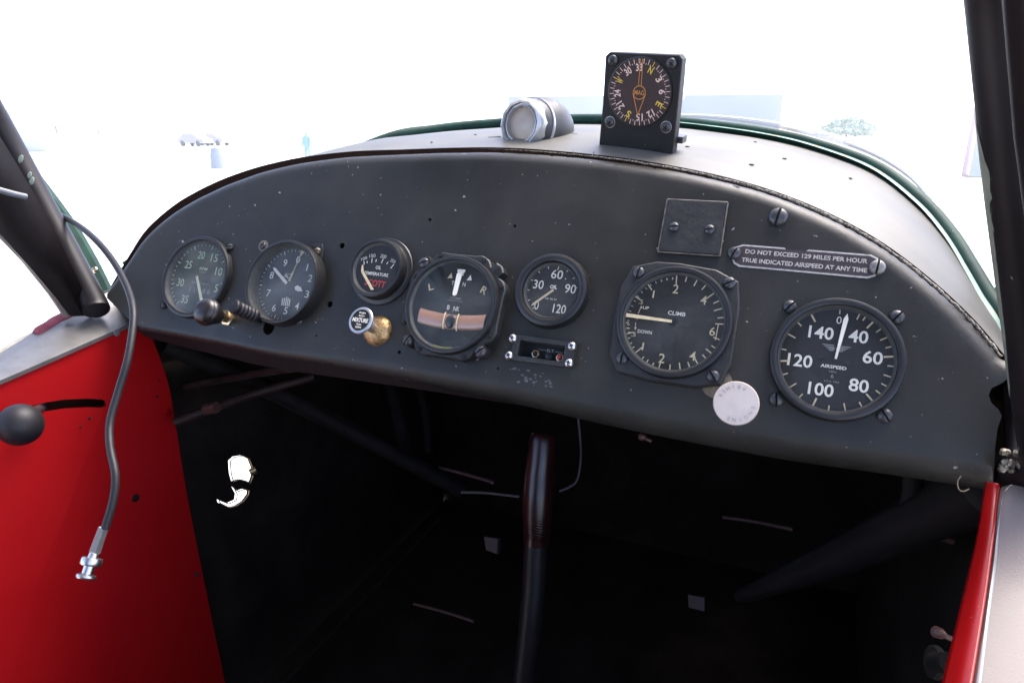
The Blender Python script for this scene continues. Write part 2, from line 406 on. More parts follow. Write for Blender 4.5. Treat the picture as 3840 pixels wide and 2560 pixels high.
FE = spline([P(u, v, .02) for u, v in ((2290, 1107), (2264, 1102), (2039, 1068), (1837, 1030), (1426, 967), (1164, 926), (845, 876), (633, 846), (500, 815), (367, 783), (325, 768))], 12)
bl = [Vector((x, rbx(x) - .0006, z + .0003)) for x, z in BOT]
def fe_at(x):
    best = min(FE, key=lambda q: abs(q.x - x)); return best
mb.grid([[p_.lerp(Vector((p_.x, .02, fe_at(p_.x).z)), t_) + Vector((0, 0, .0005 * noise.noise(p_ * 30))) for p_ in bl] for t_ in (0, .1, .3, .6, 1)] + [[Vector((p_.x, .024, fe_at(p_.x).z + .004)) for p_ in bl]])
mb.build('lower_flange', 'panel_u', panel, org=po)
mb = MB()
tl = [Vector((x, .0115, z)) for x, z in TOP]
nL = len(tl); cut = int(nL * .56)
def outn(i):
    t_ = tl[min(i + 2, nL - 1)] - tl[max(i - 2, 0)]; return Vector((-t_.z, 0, t_.x)).normalized()
WT = [(0, .010), (5, .0145), (10, .0160), (15, .0155), (20, .0130), (25, .0103), (30, .0086), (35, .0075), (40, .0072), (45, .0066), (55, .0056), (70, .0046), (90, .0040)]
def wof(i):
    for (i0, w0), (i1, w1) in zip(WT[:-1], WT[1:]):
        if i <= i1: return w0 + (w1 - w0) * (i - i0) / (i1 - i0)
    return WT[-1][1]
mb.grid([[q + Vector((0, dy, 0)) + outn(i) * (wof(i) * f) for i, q in enumerate(tl)] for f, dy in ((-.15, -.0005), (.3, .0008), (.8, .001), (1, .0012), (1, .0030))])
mb.build('edge_gasket', 'gasket', panel, org=po)
mb = MB()
ed = [q + outn(i) * (wof(i) - .0028) for i, q in enumerate(tl)]
pp = [q + Vector((0, -.0012, .0004 * noise.noise(q * 220))) for q in spline(ed[cut - 6:], 8)]
mb.tube(pp, [min(1, (k_ + 1) / 160) * (.0011 + .0006 * noise.noise(q * 300)) for k_, q in enumerate(pp)], 8)
for k in range(40, len(pp) - 4, 9):
    if random.random() < .3:
        q = pp[k]; e = q + Vector((random.uniform(-.002, .002), -.001, random.uniform(.0, .0035)))
        mb.tube([q, e], .0003, 4)
mb.build('edge_piping', ['piping'], panel, org=po)
for x, z, r, a in [(-.0472, .0911, .0064, 10)]: screw(panel, x, z, r, .005, a, org=po)

# ------------------------------------------------------------------ deck, windshield rim and windshield
arc_px = [(-.655, .03, .02), (-.60, .055, .075), (-.53, .085, .125), None]
ARC = [Vector((-.668, .02, .0)), Vector((-.625, .045, .055)), Vector((-.56, .075, .112))] + [P(u, v, y) for u, v, y in
      [(870, 326, .105), (1000, 300, .135), (1130, 287, .155), (1300, 277, .165), (1450, 278, .165), (1560, 284, .160), (1654, 294, .152), (1759, 309, .143), (1865, 333, .132), (2005, 384, .114), (2111, 461, .094), (2181, 539, .077), (2234, 623, .060), (2269, 682, .049), (2301, 728, .040), (2330, 790, .03)]]
arc = spline(ARC, 8)
def resample(pts, n):
    L = [0]
    for a, b in zip(pts[:-1], pts[1:]): L.append(L[-1] + (b - a).length)
    out = []; j = 0
    for i in range(n):
        t = L[-1] * i / (n - 1)
        while j < len(L) - 2 and L[j + 1] < t: j += 1
        out.append(pts[j].lerp(pts[j + 1], (t - L[j]) / max(1e-9, L[j + 1] - L[j])))
    return out
ra = resample([q + Vector((0, .0016, 0)) + outn(i + 6) * (wof(i + 6) - .0006) for i, q in enumerate(tl[6:])], 90); rb = resample([q + Vector((0, -.001, -.005)) for q in arc], 90)
rows = []
for i in range(13):
    t = i / 12; rows.append([a.lerp(b, t) + Vector((0, 0, .006 * math.sin(math.pi * t) * min(1, (b - a).length / .1) + .0006 * noise.noise(a.lerp(b, t) * 18))) for a, b in zip(ra, rb)])
dorg = Vector((-.285, .08, .18))
deck = thing('cowl_deck', 'pale grey metal deck curving forward from the panel top to the green windshield rim', 'cowl deck', dorg)
mb = MB(); mb.grid(rows); mb.build('deck_skin', 'deck', deck, org=dorg)
def deckpt(i, j):
    return rows[i][j]
for i, j, r in [(3, 44, .0016), (4, 60, .002), (3, 66, .0022), (6, 67, .002), (4, 40, .0014), (7, 72, .0016), (9, 63, .0016), (2, 37, .0016)]:
    mb = MB(); q = deckpt(i, j); T = Matrix.Translation(q) @ Matrix.Rotation(R(-62), 4, 'X')
    mb.lathe([(r, 0), (r * .8, -.0006), (.0001, -.0009)], n=14, T=T); mb.build('rivet', 'scr', deck, org=dorg)

ws = thing('windshield', 'clear curved windshield rising from a dark green metal rim at the deck front', 'windshield', dorg)
mb = MB(); mb.tube([q + Vector((0, .002, .0020)) for q in arc], .0055, 12); mb.build('rim', 'rimgreen', ws, org=dorg)
mb = MB()   # pale flange under the rim, on the right part of the deck
seg = arc[60:]
def flange_w(i, n): return .0028 + .005 * (i / n)
mb.grid([[q + Vector((-.000, -.001, .0016)) for q in seg], [q + Vector((-flange_w(i, len(seg)) * .75, -.006, -flange_w(i, len(seg)) * .45 - .0005)) for i, q in enumerate(seg)]])
mb.build('rim_flange', 'rimpale', ws, org=dorg)
# plexiglass: lofts from outside the rim up and aft
base = resample([q + Vector((0, .012, .004)) for q in arc], 60)
grow = []
for i in range(16):
    t = i / 15; row = []
    for k, b in enumerate(base):
        x = b.x; cxn = (x + .285) / .39
        topp = Vector((-.285 + (x + .285) * 1.02, -.33 - .02 * (1 - cxn * cxn), .62 - .06 * cxn * cxn))
        q = b.lerp(topp, t); q += Vector((.035 * cxn * math.sin(math.pi * t), .075 * math.sin(math.pi * t) * (1 - .5 * cxn * cxn), .01 * math.sin(math.pi * t)))
        row.append(q)
    grow.append(row)
mb = MB(); mb.grid(grow); mb.build('pane', 'windglass', ws, org=dorg)
mb = MB(); el_ = spline([P(u, v, y) for u, v, y in [(1540, 264, .19), (1640, 269, .188), (1760, 283, .178), (1866, 305, .16), (1950, 328, .15), (2026, 360, .135), (2090, 402, .125), (2130, 445, .112), (2160, 488, .10)]], 6)
mb.tube(el_, [.0032 * math.sin(math.pi * (i + 1) / (len(el_) + 1)) ** .5 for i in range(len(el_))], 8); mb.build('pane_edge', 'plexi_edge', ws, org=dorg)
mb = MB(); side = spline([P(238, 672, .045), P(202, 600, .03), P(146, 508, .01), P(35, 360, -.03), P(-110, 160, -.08)], 4)
side.append(side[-1] + (side[-1] - side[-5]) * 3)
mb.tube(side, [.0095] * len(side), 8); mb.build('side_rim', 'rimgreen', ws, org=dorg)
screw(ws, *xz(P(215, 619, .018)), r=.0036, h=.003, y=.020, m='brassnut', name='bolt', org=dorg)

# unseen nose cowl beyond the windshield rim, added to seal light from the footwell
corg = Vector((-.285, .4, .2)); mb = MB(); rws = []
ext = [ARC[0] + Vector((-.03, 0, -.12))] + [Vector(q) for q in resample(arc, 50)] + [arc[-1] + Vector((.03, 0, -.12))]
for t_ in (0, .15, .4, .7, 1):
    rw = []
    for q in ext:
        w_ = A3 @ q; cx0 = -.285
        z2 = w_.z * (1 - .0 * t_) - .012 - .045 * t_; y2 = w_.y + (.74 - w_.y) * t_
        rw.append(A3.inverted() @ Vector((cx0 + (w_.x - cx0) * (1 + .0 * t_), y2, z2)))
    rws.append(rw)
mb.grid([[q - Vector() for q in r__] for r__ in rws])
o = mb.build('unseen_cowl', 'fw', None, org=corg); tag(o, 'unseen matt black nose cowl beyond the windshield rim, added to stop light leaks', 'cowl')
# ------------------------------------------------------------------ gauges
def ring(mb, ro, ri, y0, y1, rnd=.0015, mi=0, n=72, yin=None):
    yin = y0 if yin is None else yin
    c = [(ro + .0006, y0), (ro, y1 + rnd), (ro - rnd * .3, y1 + rnd * .3), (ro - rnd, y1), (ri + rnd, y1), (ri + rnd * .3, y1 + rnd * .3), (ri, y1 + rnd), (ri, yin)]
    mb.lathe(c, n=n, mi=mi)
def gauge(name, label, x, z, ro, ri, yb, yf, ydial, dial_m, gl='gauge_glass', rnd=.0015, bez='black', group=None):
    t = thing(name, label, 'gauge', (x, 0, z), group)
    mb = MB(); ring(mb, ro, ri, yb, yf, rnd, yin=ydial); mb.build('bezel', bez, t)
    mb = MB(); mb.lathe([(ri - .0001, yf + rnd * .8), (ri - .0004, yf * .5 + ydial * .5), (ri - .0016, ydial - .0004)], n=64); mb.build('inner_ring', 'innerring', t)
    mb = MB(); mb.lathe([(ri + .0004, yf * .35 + ydial * .65), (.0001, yf * .35 + ydial * .65 - .0002)], n=48); mb.build('glass', gl, t)
    d = MB(); d.lathe([(ri + .0003, ydial), (.0001, ydial)], n=64)
    return t, d
def pointer(t, pts, y, th=.0006, m='ivory', name='pointer'):
    mb = MB(); mb.prism(pts, y, y - th); return mb.build(name, m, t)
def needle(ang, r0, r1, w0, w1, tip=.0, cx=0, cz=0):
    a = R(ang); d = (math.sin(a), math.cos(a)); p = (math.cos(a), -math.sin(a))
    f = lambda r, s: (cx + d[0] * r + p[0] * s, cz + d[1] * r + p[1] * s)
    pts = [f(r0, -w0 / 2), f(r1 - tip, -w1 / 2)]
    if tip: pts.append(f(r1, 0))
    return pts + [f(r1 - tip, w1 / 2), f(r0, w0 / 2)]

# airspeed
t, d = gauge('airspeed_indicator', 'airspeed gauge reading 0 to 140 at the far right of the panel, largest in view', 0, -.001, .0391, .0342, 0, -.008, -.001, 'dial')
y = -.0014
for v, a in ((0, -2.5), (40, 34), (60, 78), (80, 133.5), (100, 196.5), (120, 260), (140, 327)):
    big = v > 0; d.tick(a, .0272 if big else .0297, .0332, .0011 if big else .0007, y, 1)
    rr = {0: .0257, 40: .0200, 60: .0212, 80: .0208, 100: .0211, 120: .0209, 140: .0193}[v]
    rad = R(a); sx, sz = math.sin(rad) * rr, math.cos(rad) * rr
    hh = .0082 if big else .0048
    d.text(str(v), sx, sz, hh, y, (.0148 if v >= 100 else .0112) if big else .003, mi=2, bold=.017 if big else .0)
for a, l in ((18, .004), (24.5, .003), (45, .0035), (56, .0045), (67, .0035), (89, .0035), (101, .0045), (112, .0035), (122.5, .0035), (146, .0033), (163, .005), (180, .0033), (213, .0033), (228, .005), (244, .0033), (274, .0033), (293, .0055), (310, .0033)):
    d.tick(a, .0328 - l, .0328, .0008, y, 1)
# winged maker emblem
for s_ in (-1, 1):
    for k in range(4):
        zz = .0092 - k * .0011; x1 = .0085 - k * .0014
        d.flat([(s_ * .0012 - .0006, zz), (s_ * x1 - .0006, zz), (s_ * (x1 - .0006) - .0006, zz - .0005), (s_ * .0012 - .0006, zz - .0005)][::(1 if s_ > 0 else -1)], y, 3)
d.text('AIRTRA', -.0006, .0068, .0016, y - .0001, .0082, mi=3, bold=.01)
d.text('AIRSPEED', -.0006, -.0048, .0021, y, .0150, mi=2, bold=.02)
d.text('MPH', -.0006, -.0080, .0012, y, .004, mi=3); d.text('6', -.0006, -.0108, .0024, y, .0016, mi=3)
d.text('U.S.A. 1943', -.0006, -.0142, .0011, y, .0085, mi=3)
for xx, zz in ((-.0085, .0005), (.0070, -.0012)): d.lathe([(.0014, y + .0002), (.0014, y - .0004), (.0001, y - .0004)], cx=xx, cz=zz, n=12, mi=4)
d.build('dial_face', ['dial', 'ivory', 'white', 'grey', 'black'], t)
pointer(t, needle(6, -.0008, .0292, .0013, .0028, .0035, 0, .001), -.0030, m='white')
for x, z, a in ((-.0313, .0310, 38), (.0310, .0318, 35), (.0312, -.0302, -38), (-.0310, -.0309, -10)): screw(t, x, z, .0046, .0042, a)

def fourscrews(t, pos, r=.0042, h=.003, y=0., m='scr'):
    for x, z, a in pos: screw(t, x, z, r, h, a, y=y, m=m)
# vertical speed ("climb")
t, d = gauge('climb_indicator', 'square cased climb gauge with cream needle pointing left beneath the small black plate', -.1027, .0085, .0388, .0345, -.008, -.0135, -.0085, 'dial', gl='hazy_glass')
cs = [(-.0192, .0418), (-.003, .0422), (.0221, .0400), (.0375, .0332), (.0408, .0165), (.0415, -.0219), (.0365, -.0372), (.0211, -.0418), (-.009, -.0422), (-.0328, -.0395), (-.0402, -.0287), (-.0418, 0), (-.0411, .0208), (-.0353, .0367)]
mb = MB(); mb.prism(cs, 0, -.0085, bev=.0012); mb.build('case', 'case', t)
y = -.0089
for a in [-90 + k * 7.2 for k in range(1, 12)] + [-90 - k * 5.2 for k in range(1, 5)]:
    if a > -30 or a < -100: d.tick(a, .0302, .0318, .0007, y, 1)
    else: d.tick(a, .0304, .0322, .0006, y, 3)
for a, l in ((-6, .006), (6, .0035), (19, .0045), (31, .004), (45, .0065), (56, .004), (66, .0055), (77, .004), (85, .0055), (104, .0045), (115, .003), (122.5, .0045), (131, .0032), (142, .0052), (152, .0035), (163, .0045), (175, .0035), (188, .0048), (196, .002), (204, .002), (211, .002), (222, .0055), (229, .0015), (235, .0015), (242, .0015), (248, .0045), (255, .002), (262, .002), (-63, .0045), (-42, .005)):
    d.tick(a, .0328 - l, .0328, .0008, y, 1)
for s_, x, z, h, w in (('2', -.0025, .0233, .0064, .0038), ('4', .0172, .0176, .0062, .0040), ('6', .0262, -.0030, .0058, .0036), ('4', .0162, -.0212, .0062, .0040), ('2', -.0037, -.0258, .0064, .0040), ('1', -.0178, -.0195, .0052, .001), ('1', -.0170, .0179, .0052, .001), ('.5', -.0247, .0114, .0032, .003), ('.5', -.0258, -.0120, .0032, .0032)):
    d.text(s_, x, z, h, y, w, mi=1, bold=.006)
d.text('0', -.0253, .0004, .0035, y, .0022, mi=4)
d.text('UP', -.0205, .0076, .0021, y, .0042, mi=2, bold=.008); d.text('DOWN', -.0183, -.0093, .0024, y, .0098, mi=2, bold=.008)
d.text('CLIMB', .0010, .0062, .0028, y, .0118, mi=2, bold=.01)
for q in (((-.0252, .003), (-.0238, .0085)), ((-.0258, -.0035), (-.0252, -.0085))):
    (x0, z0), (x1, z1) = q; sg = 1 if z1 > z0 else -1
    d.flat([(x0 - .0002, z0), (x0 + .0003, z0), (x1 + .0003, z1), (x1 - .0002, z1)], y, 1)
    d.flat([(x1 - .001, z1 - sg * .0015), (x1 + .001, z1 - sg * .0015), (x1, z1 + sg * .0005)], y, 1)
d.flat([(.0290, .0028), (.0296, .0028), (.0293, -.0085), (.0286, -.0085)], y, 1)
d.build('dial_face', ['dial', 'ivory', 'white', 'grey', 'orange'], t)
pointer(t, needle(-89, .001, .0330, .0018, .0026), -.0102)
mb = MB(); mb.lathe([(.0028, -.0095), (.0028, -.0106), (.0001, -.0108)], n=16); mb.prism(needle(97, .0, .0115, .002, .003), -.0098, -.0103); mb.build('pointer_hub', 'black', t)
fourscrews(t, ((-.0300, .0322, 12), (.0319, .0312, 60), (.0313, -.0328, -38), (-.0306, -.0298, 5)), y=-.0083)
mb = MB(); mb.lathe([(.0105, 0), (.0100, -.001), (.006, -.0014), (.0001, -.0014)], cx=.0335, cz=-.036, n=24); mb.build('washer', 'dullbrass', t)

# turn and bank
t, d = gauge('turn_and_bank_indicator', 'turn and bank gauge with white vertical needle above an amber liquid tube', -.2713, 0, .0388, .0352, -.010, -.015, -.0105, 'dial', gl='hazy_glass')
oct_ = []
for k in range(8):
    a = R(22.5 + 5 + 45 * k)
    for da, r_ in ((-15, .0424), (-6, .0450), (5, .0450), (14, .0424)):
        aa = R(-27 + 45 * k + (0 if k % 2 == 0 else 9)) ; aa = R([27, 64, 117, 153, 207, 243, 297, 333][k] + da * .8)
        oct_.append((math.sin(aa) * r_, math.cos(aa) * r_))
    if k % 2 == 0 or True:
        pass
cor = {0: 45, 2: 135, 4: 225, 6: 315}
full = []
for k in range(8):
    full += oct_[k * 4:k * 4 + 4]
    if k in cor:
        aa = cor[k]
        for da in (-6, 0, 6): full.append((math.sin(R(aa + da)) * (.0492 if da == 0 else .0478), math.cos(R(aa + da)) * (.0492 if da == 0 else .0478)))
mb = MB(); mb.prism(full, 0, -.0105, bev=.001); mb.build('case', 'case', t)
for k, aa in enumerate((27, 64, 117, 153, 207, 243, 297, 333)):
    mb = MB(); x, z = math.sin(R(aa)) * .0426, math.cos(R(aa)) * .0426
    mb.lathe([(.0019, -.0106), (.0019, -.0112), (.0013, -.0114), (.0001, -.0112)], cx=x, cz=z, n=14)
    mb.box(-.0003, .0003, -.0118, -.0108, -.0013, .0013, 1, Matrix.Translation((x, 0, z)) @ Matrix.Rotation(k * 1.1, 4, 'Y')); mb.build('rim_screw', ['dark', 'scr'], t)
mb = MB(); mb.lathe([(.0026, -.0107), (.0001, -.0107)], cx=.0318, cz=.0305, n=16); mb.build('mounting_hole', 'dark', t)
fourscrews(t, ((-.0319, .0305, 60), (.0322, -.0322, 45), (-.0308, -.0325, 25)), r=.0044, h=.0035, y=-.0103)
y = -.0109
d.text('L', -.0212, .0122, .0055, y, .0044, rot=-22, mi=1, bold=.015); d.text('R', .0245, .0144, .0058, y, .0050, rot=20, mi=1, bold=.015)
d.text('T', -.0030, .0172, .003, y, mi=2); d.text('N', .0068, .0172, .0032, y, .0024, mi=2)
d.text('B', -.0022, -.0022, .0036, y, .0022, mi=2, bold=.01); d.text('NK', .0048, -.0026, .0036, y, .0052, mi=2, bold=.01)
d.text('PIONEER', .0022, .0056, .0015, y, .0095, mi=3); d.text('MADE IN U.S.A.', .0022, .0036, .0010, y, .0130, mi=3)
d.text('v', .0022, -.0052, .001, y, .001, mi=3)
for cx_, mi_ in ((-.0065, 1), (.0102, 2)): d.flat([(cx_ - .0022, .0205), (cx_ + .0022, .0210), (cx_ + .0004, .0252)], y, mi_)
d.flat([(-.0012, .0285), (.0056, .0288), (.0054, .0268), (.0045, .0255), (.0048, .0238), (-.0002, .0236), (-.0002, .0255), (-.0012, .0268)], y - .0004, 2)
for a in range(168, 196, 4): d.tick(a, .0332, .0343, .002, y, 5)
d.build('dial_face', ['dialgreen', 'ivory', 'white', 'grey', 'black', 'yellow'], t)
pointer(t, [(-.0006, .0245), (.0001, .0254), (.0032, .0254), (.0038, .0245), (.0030, .0085), (.0018, .0072), (.0002, .0072), (-.0006, .0085)], -.0118, m='white')
mb = MB(); cv = [Vector((-.0255 + .0565 * k / 16, -.0110, -.0132 + .0026 * ((k - 8) / 8) ** 2 + .0009 * (k - 8) / 8)) for k in range(17)]
def ftube(cv, rz, ry, mi=0):
    rows_ = []
    for q in cv: rows_.append([q + Vector((0, -ry * math.sin(math.pi * j / 12), rz * math.cos(math.pi * j / 12))) for j in range(13)])
    return rows_
mb.grid(ftube(cv, .0060, .0020)); bt = mb.build('bank_tube', 'tubeglass', t)
for xx in (-.0031, .0084):
    q = [Vector((xx + .0006 * j / 8, -.0114 - .0022 * math.sin(math.pi * j / 12), -.0130 + .0064 * math.cos(math.pi * j / 12))) for j in range(13)]
    mb = MB(); mb.tube(q, .0005, 6); mb.build('bank_tube_wire', 'ivory', t)
mb = MB(); mb.lathe([(.0001, -.0052)] + [(.0056 * math.sin(math.pi * j / 12), -.0056 * math.cos(math.pi * j / 12)) for j in range(1, 7)], n=24, T=Matrix.Translation((.0030, -.0112, -.0132)) @ Matrix.Diagonal((1, .5, 1, 1)))
mb.build('bank_ball', 'ball', t)

# oil pressure
t, d = gauge('oil_pressure_gauge', 'small round oil gauge numbered 0 to 120 with a thick black rounded rim', -.1962, .0219, .0284, .0212, 0, -.008, -.0015, 'dial', rnd=.0032, gl='hazy_glass')
y = -.0019
for k, a in enumerate((-140, -118, -93.5, -69, -44, -20.5, 4, 28, 51.5, 75.5)):
    d.tick(a, .0180 if k not in (6,) else .0165, .0203, .0008, y, 1)
for s_, x, z, w in (('0', -.0098, -.0120, .0034), ('30', -.0116, .0040, .0082), ('60', .0014, .0132, .0092), ('90', .0138, .0034, .0086), ('120', .0084, -.0126, .0100)):
    d.text(s_, x, z, .0068, y, w, mi=2, bold=.006)
d.text('OIL', .0006, .0034, .0030, y, .0056, mi=2, bold=.03); d.text('LBS. SQ. IN.', .0004, -.0060, .0014, y, .0092, mi=2, bold=.01)
d.lathe([(.0005, y), (.0001, y)], cx=.0085, cz=.0105, n=8, mi=2)
d.build('dial_face', ['dial', 'ivory', 'white'], t)
pointer(t, needle(-133, -.003, .0175, .0016, .0016, .002, -.0008, -.0012), -.0028)

# oil temperature
t, d = gauge('oil_temperature_gauge', 'small oil temperature gauge with red lettering, above the mixture knob', -.3468, .0222, .0246, .0217, -.003, -.0125, -.0080, 'dial', rnd=.0018)
mb = MB(); mb.lathe([(.0290, 0), (.0290, -.0016), (.0283, -.0024), (.0262, -.0028), (.0250, -.0036), (.0244, -.0060)], n=64); mb.build('flange', 'black', t)
y = -.0084
for s_, x, z, ro_, h in (('100', -.0150, .0075, -22, .0026), ('150', -.0076, .0106, -8, .0028), ('200', .0030, .0110, 6, .0030), ('250', .0130, .0080, 20, .0028)): d.text(s_, x, z, h, y, .0058 if s_ != '250' else .0052, rot=ro_, mi=2)
for x, z, a, l in ((-.0140, .0038, -22, .0032), (-.0112, .0047, -16, .0020), (-.0070, .0065, -6, .0040), (-.0030, .0068, 2, .0022), (.0030, .0070, 14, .0042), (.0082, .0058, 24, .0022), (.0135, .0035, 30, .0042)):
    d.tick(a, -l / 2, l / 2, .0008, y, 2, x, z)
d.text('OIL', .0008, .0012, .0030, y, .0052, mi=2, bold=.02); d.text('TEMPERATURE', .0000, -.0044, .0028, y, .0235, mi=2, bold=.02)
d.text('SCOTT', .0012, -.0122, .0056, y, .0200, rot=2, mi=3, bold=.03)
d.build('dial_face', ['dial', 'ivory', 'white', 'redmark'], t)
pointer(t, [(.0002, -.0185), (.0025, -.0178), (-.0115, -.0035), (-.0133, .0018), (-.0142, .0010), (-.0135, -.0040), (-.0128, -.0052)], -.0098)

# altimeter
t, d = gauge('altimeter', 'deep rimmed altimeter dial with two white hands and a striped sector', -.4370, .0008, .0372, .0345, 0, -.0135, -.0015, 'dialblue', gl='gauge_glass_dusty', rnd=.0012)
y = -.0019; ox, oz = -.0030, .0002
for k, a in enumerate((11, 43, 70, 105, 138.5, 168, 200.5, 242, 288, 335.5)):
    rr = .0235 if k not in (7, 8, 9) else .0208
    d.text(str(k), math.sin(R(a)) * rr + ox * .3, math.cos(R(a)) * rr, .0064, y, .0042 if k != 1 else .0011, mi=1, rot=0, bold=.006)
for k in range(50): d.tick(k * 7.2 + 11, .0300 if k % 5 else .0285, .0318, .0004 if k % 5 else .0007, y, 1)
d.text('ALT', -.0030, .0078, .0042, y, .0085, mi=1, bold=.005)
for k in range(5):
    x = -.0020 + k * .0020
    d.flat([(x - .0012, -.0105 - abs(k - 2) * .0008 - .001), (x - .0001, -.0105 - abs(k - 2) * .0008), (x + .0008, -.0188), (x - .0003, -.0190)], y, 1)
d.build('dial_face', ['dialblue', 'white'], t)
pointer(t, needle(-56, .001, .0235, .0026, .0026, .002), -.0034, m='white', name='long_hand')
mb = MB(); mb.prism(needle(11.5, .003, .0120, .0020, .0014), -.0028, -.0033); mb.prism(needle(12.2, .0120, .0308, .0008, .0008), -.0028, -.0033); mb.prism(needle(13, .0270, .0318, .0006, .0048), -.00281, -.0034)
mb.build('thin_hand', 'ivory', t)
mb = MB(); mb.prism([(.0085, -.0015), (.0110, .0002), (.0150, -.0012), (.0175, -.0045), (.0130, -.0050), (.0095, -.0040)], -.0030, -.0036); mb.build('short_hand', 'white', t)
fourscrews(t, ((-.0402, .0325, 30), (.0200, -.0300, 0)), r=.0034, h=.003)
for x, z in ((-.0402, .0325), (.0205, -.0300)):
    mb = MB(); mb.lathe([(.0054, .0), (.0052, -.0006), (.0036, -.0008), (.0001, -.0008)], cx=x, cz=z, n=24); mb.build('washer', 'dullbrass', t)
mb = MB(); mb.prism([(.0150, .0385), (.0245, .0395), (.0270, .0350), (.0275, .0220), (.0255, .0190), (.0225, .0260)], 0, -.0020, bev=.0004); mb.build('clamp_tab', 'case', t)
screw(t, .0222, .0325, .0030, .0028, 80, y=-.002, m='dullbrass')

# tachometer
t, d = gauge('tachometer', 'dusty greenish tachometer numbered 5 to 35 at the far left of the panel', -.5420, -.0036, .0390, .0350, 0, -.0068, -.0010, 'dialgreen', gl='gauge_glass_dusty', rnd=.0015)
y = -.0014
for s_, x, z in (('20', -.0034, .0215), ('15', .0132, .0203), ('25', -.0160, .0110), ('10', .0226, .0082), ('30', -.0197, -.0069), ('35', -.0090, -.0219), ('5', .0250, -.0076)):
    d.text(s_, x, z, .0076, y, .0085 if len(s_) > 1 else .0042, mi=1, bold=.012)
for k in range(36): d.tick(-148 + k * 8.1, .0302 if k % 5 else .0285, .0325, .0006 if k % 5 else .0009, y, 1 if k % 5 == 0 or k < 14 else 2)
d.text('RPM', .0036, .0088, .0028, y, .0095, mi=1, bold=.01); d.text('HUNDREDS', .0036, .0055, .0018, y, .0080, mi=2)
d.text('RECORDING', .0046, -.0052, .0018, y, .0210, mi=2); d.text('1 1 9 8 6', .0060, -.0120, .0046, y, .0250, mi=2)
d.build('dial_face', ['dialgreen', 'green', 'grey'], t)
pointer(t, needle(148, -.001, .0270, .0024, .0030), -.0025, m=mat('pale_lime', (.62, .62, .42), .5))
fourscrews(t, ((-.0315, .0305, 30), (.0290, .0320, 60), (-.0330, -.0310, 0)), r=.0032, h=.0045)

# ------------------------------------------------------------------ knobs
def knob_T(p, d):   # frame whose -y runs along d (out of the panel)
    q = Vector(d).normalized().to_track_quat('-Y', 'Z').to_matrix().to_4x4()
    return Matrix.Translation(Vector(p)) @ q
# primer
t = thing('primer_knob', 'round brushed metal disc knob engraved ENGINE PRIMER below the climb gauge', 'knob', (-.0545, 0, -.040))
org = Vector((-.0545, 0, -.040)); mb = MB(); c0 = Vector((-.0520, -.046, -.0435)) - org
T = knob_T(c0, (.0, -1, 0))
mb.lathe([(.0115, .004), (.0131, .0030), (.0133, .001), (.0128, 0), (.0001, -.0002)], n=56, T=T); mb.build('knob_face', 'alu', t)
mb = MB()
def arctext(mb, s_, a0, da, r_, h, inward, T_=None, y=-.0004, mi=0, cxz=(0, 0)):
    for k, ch in enumerate(s_):
        a = a0 + da * k
        mb.text(ch, cxz[0] + math.sin(R(a)) * r_, cxz[1] + math.cos(R(a)) * r_, h, y, rot=a + (180 if inward else 0), mi=mi)
arctext(mb, 'PRIMER', 20, -18.6, .0100, .0022, True, y=c0.y - .0004, cxz=(c0.x, c0.z)); arctext(mb, 'ENGINE', 97, 20, .0100, .0022, False, y=c0.y - .0004, cxz=(c0.x, c0.z))
mb.build('engraving', mat('engraving_shadow', (.42, .37, .36), .45, metal=.8), t)
mb = MB(); mb.tube([c0 + Vector((0, .003, 0)), Vector((0, 0, 0))], .0036, 14); mb.build('shaft', 'steel', t)
mb = MB(); mb.lathe([(.010, 0), (.009, -.003), (.004, -.004)], n=24); mb.build('collar', 'black', t)
# mixture
org = Vector((-.3379, 0, -.0271))
t = thing('mixture_knob', 'small round silver knob reading MIXTURE standing out from a tarnished brass dome', 'knob', org)
mb = MB(); mb.lathe([(.0130 * math.cos(R(a)), -.0085 * math.sin(R(a))) for a in range(0, 86, 8)] + [(.0001, -.0086)], n=36); mb.build('brass_dome', 'brass', t)
c0 = Vector((-.3290, -.040, -.0265)) - org
dv = Vector((-.06, -1, .10)); T = knob_T(c0, dv)
mb = MB(); mb.lathe([(.0045, .012), (.0048, .008), (.0070, .004), (.0104, .0022), (.0107, .0005), (.0102, -.0002), (.0086, -.0004), (.0084, .0004)], n=40, T=T); mb.build('knob_head', 'chromering', t)
mb = MB(); mb.tube([c0 + Vector((.0007, .010, -.001)), Vector((0, -.006, 0))], .0042, 16); mb.build('shaft', 'steel', t)
mb = MB(); mb.lathe([(.0085, .0), (.0001, .0)], n=36)
for s_, z, h, w in (('PUSH', .0058, .0014, .0058), ('RICH', .0034, .0013, .005), ('MIXTURE', 0, .0033, .0145), ('PULL', -.0034, .0013, .0048), ('LEAN', -.0056, .0014, .0052)): mb.text(s_, 0, z, h, -.0002, w, mi=1, bold=.03)
mb.v = [tuple(T @ Vector(q)) for q in mb.v]; mb.build('knob_label', ['dark', 'white'], t)
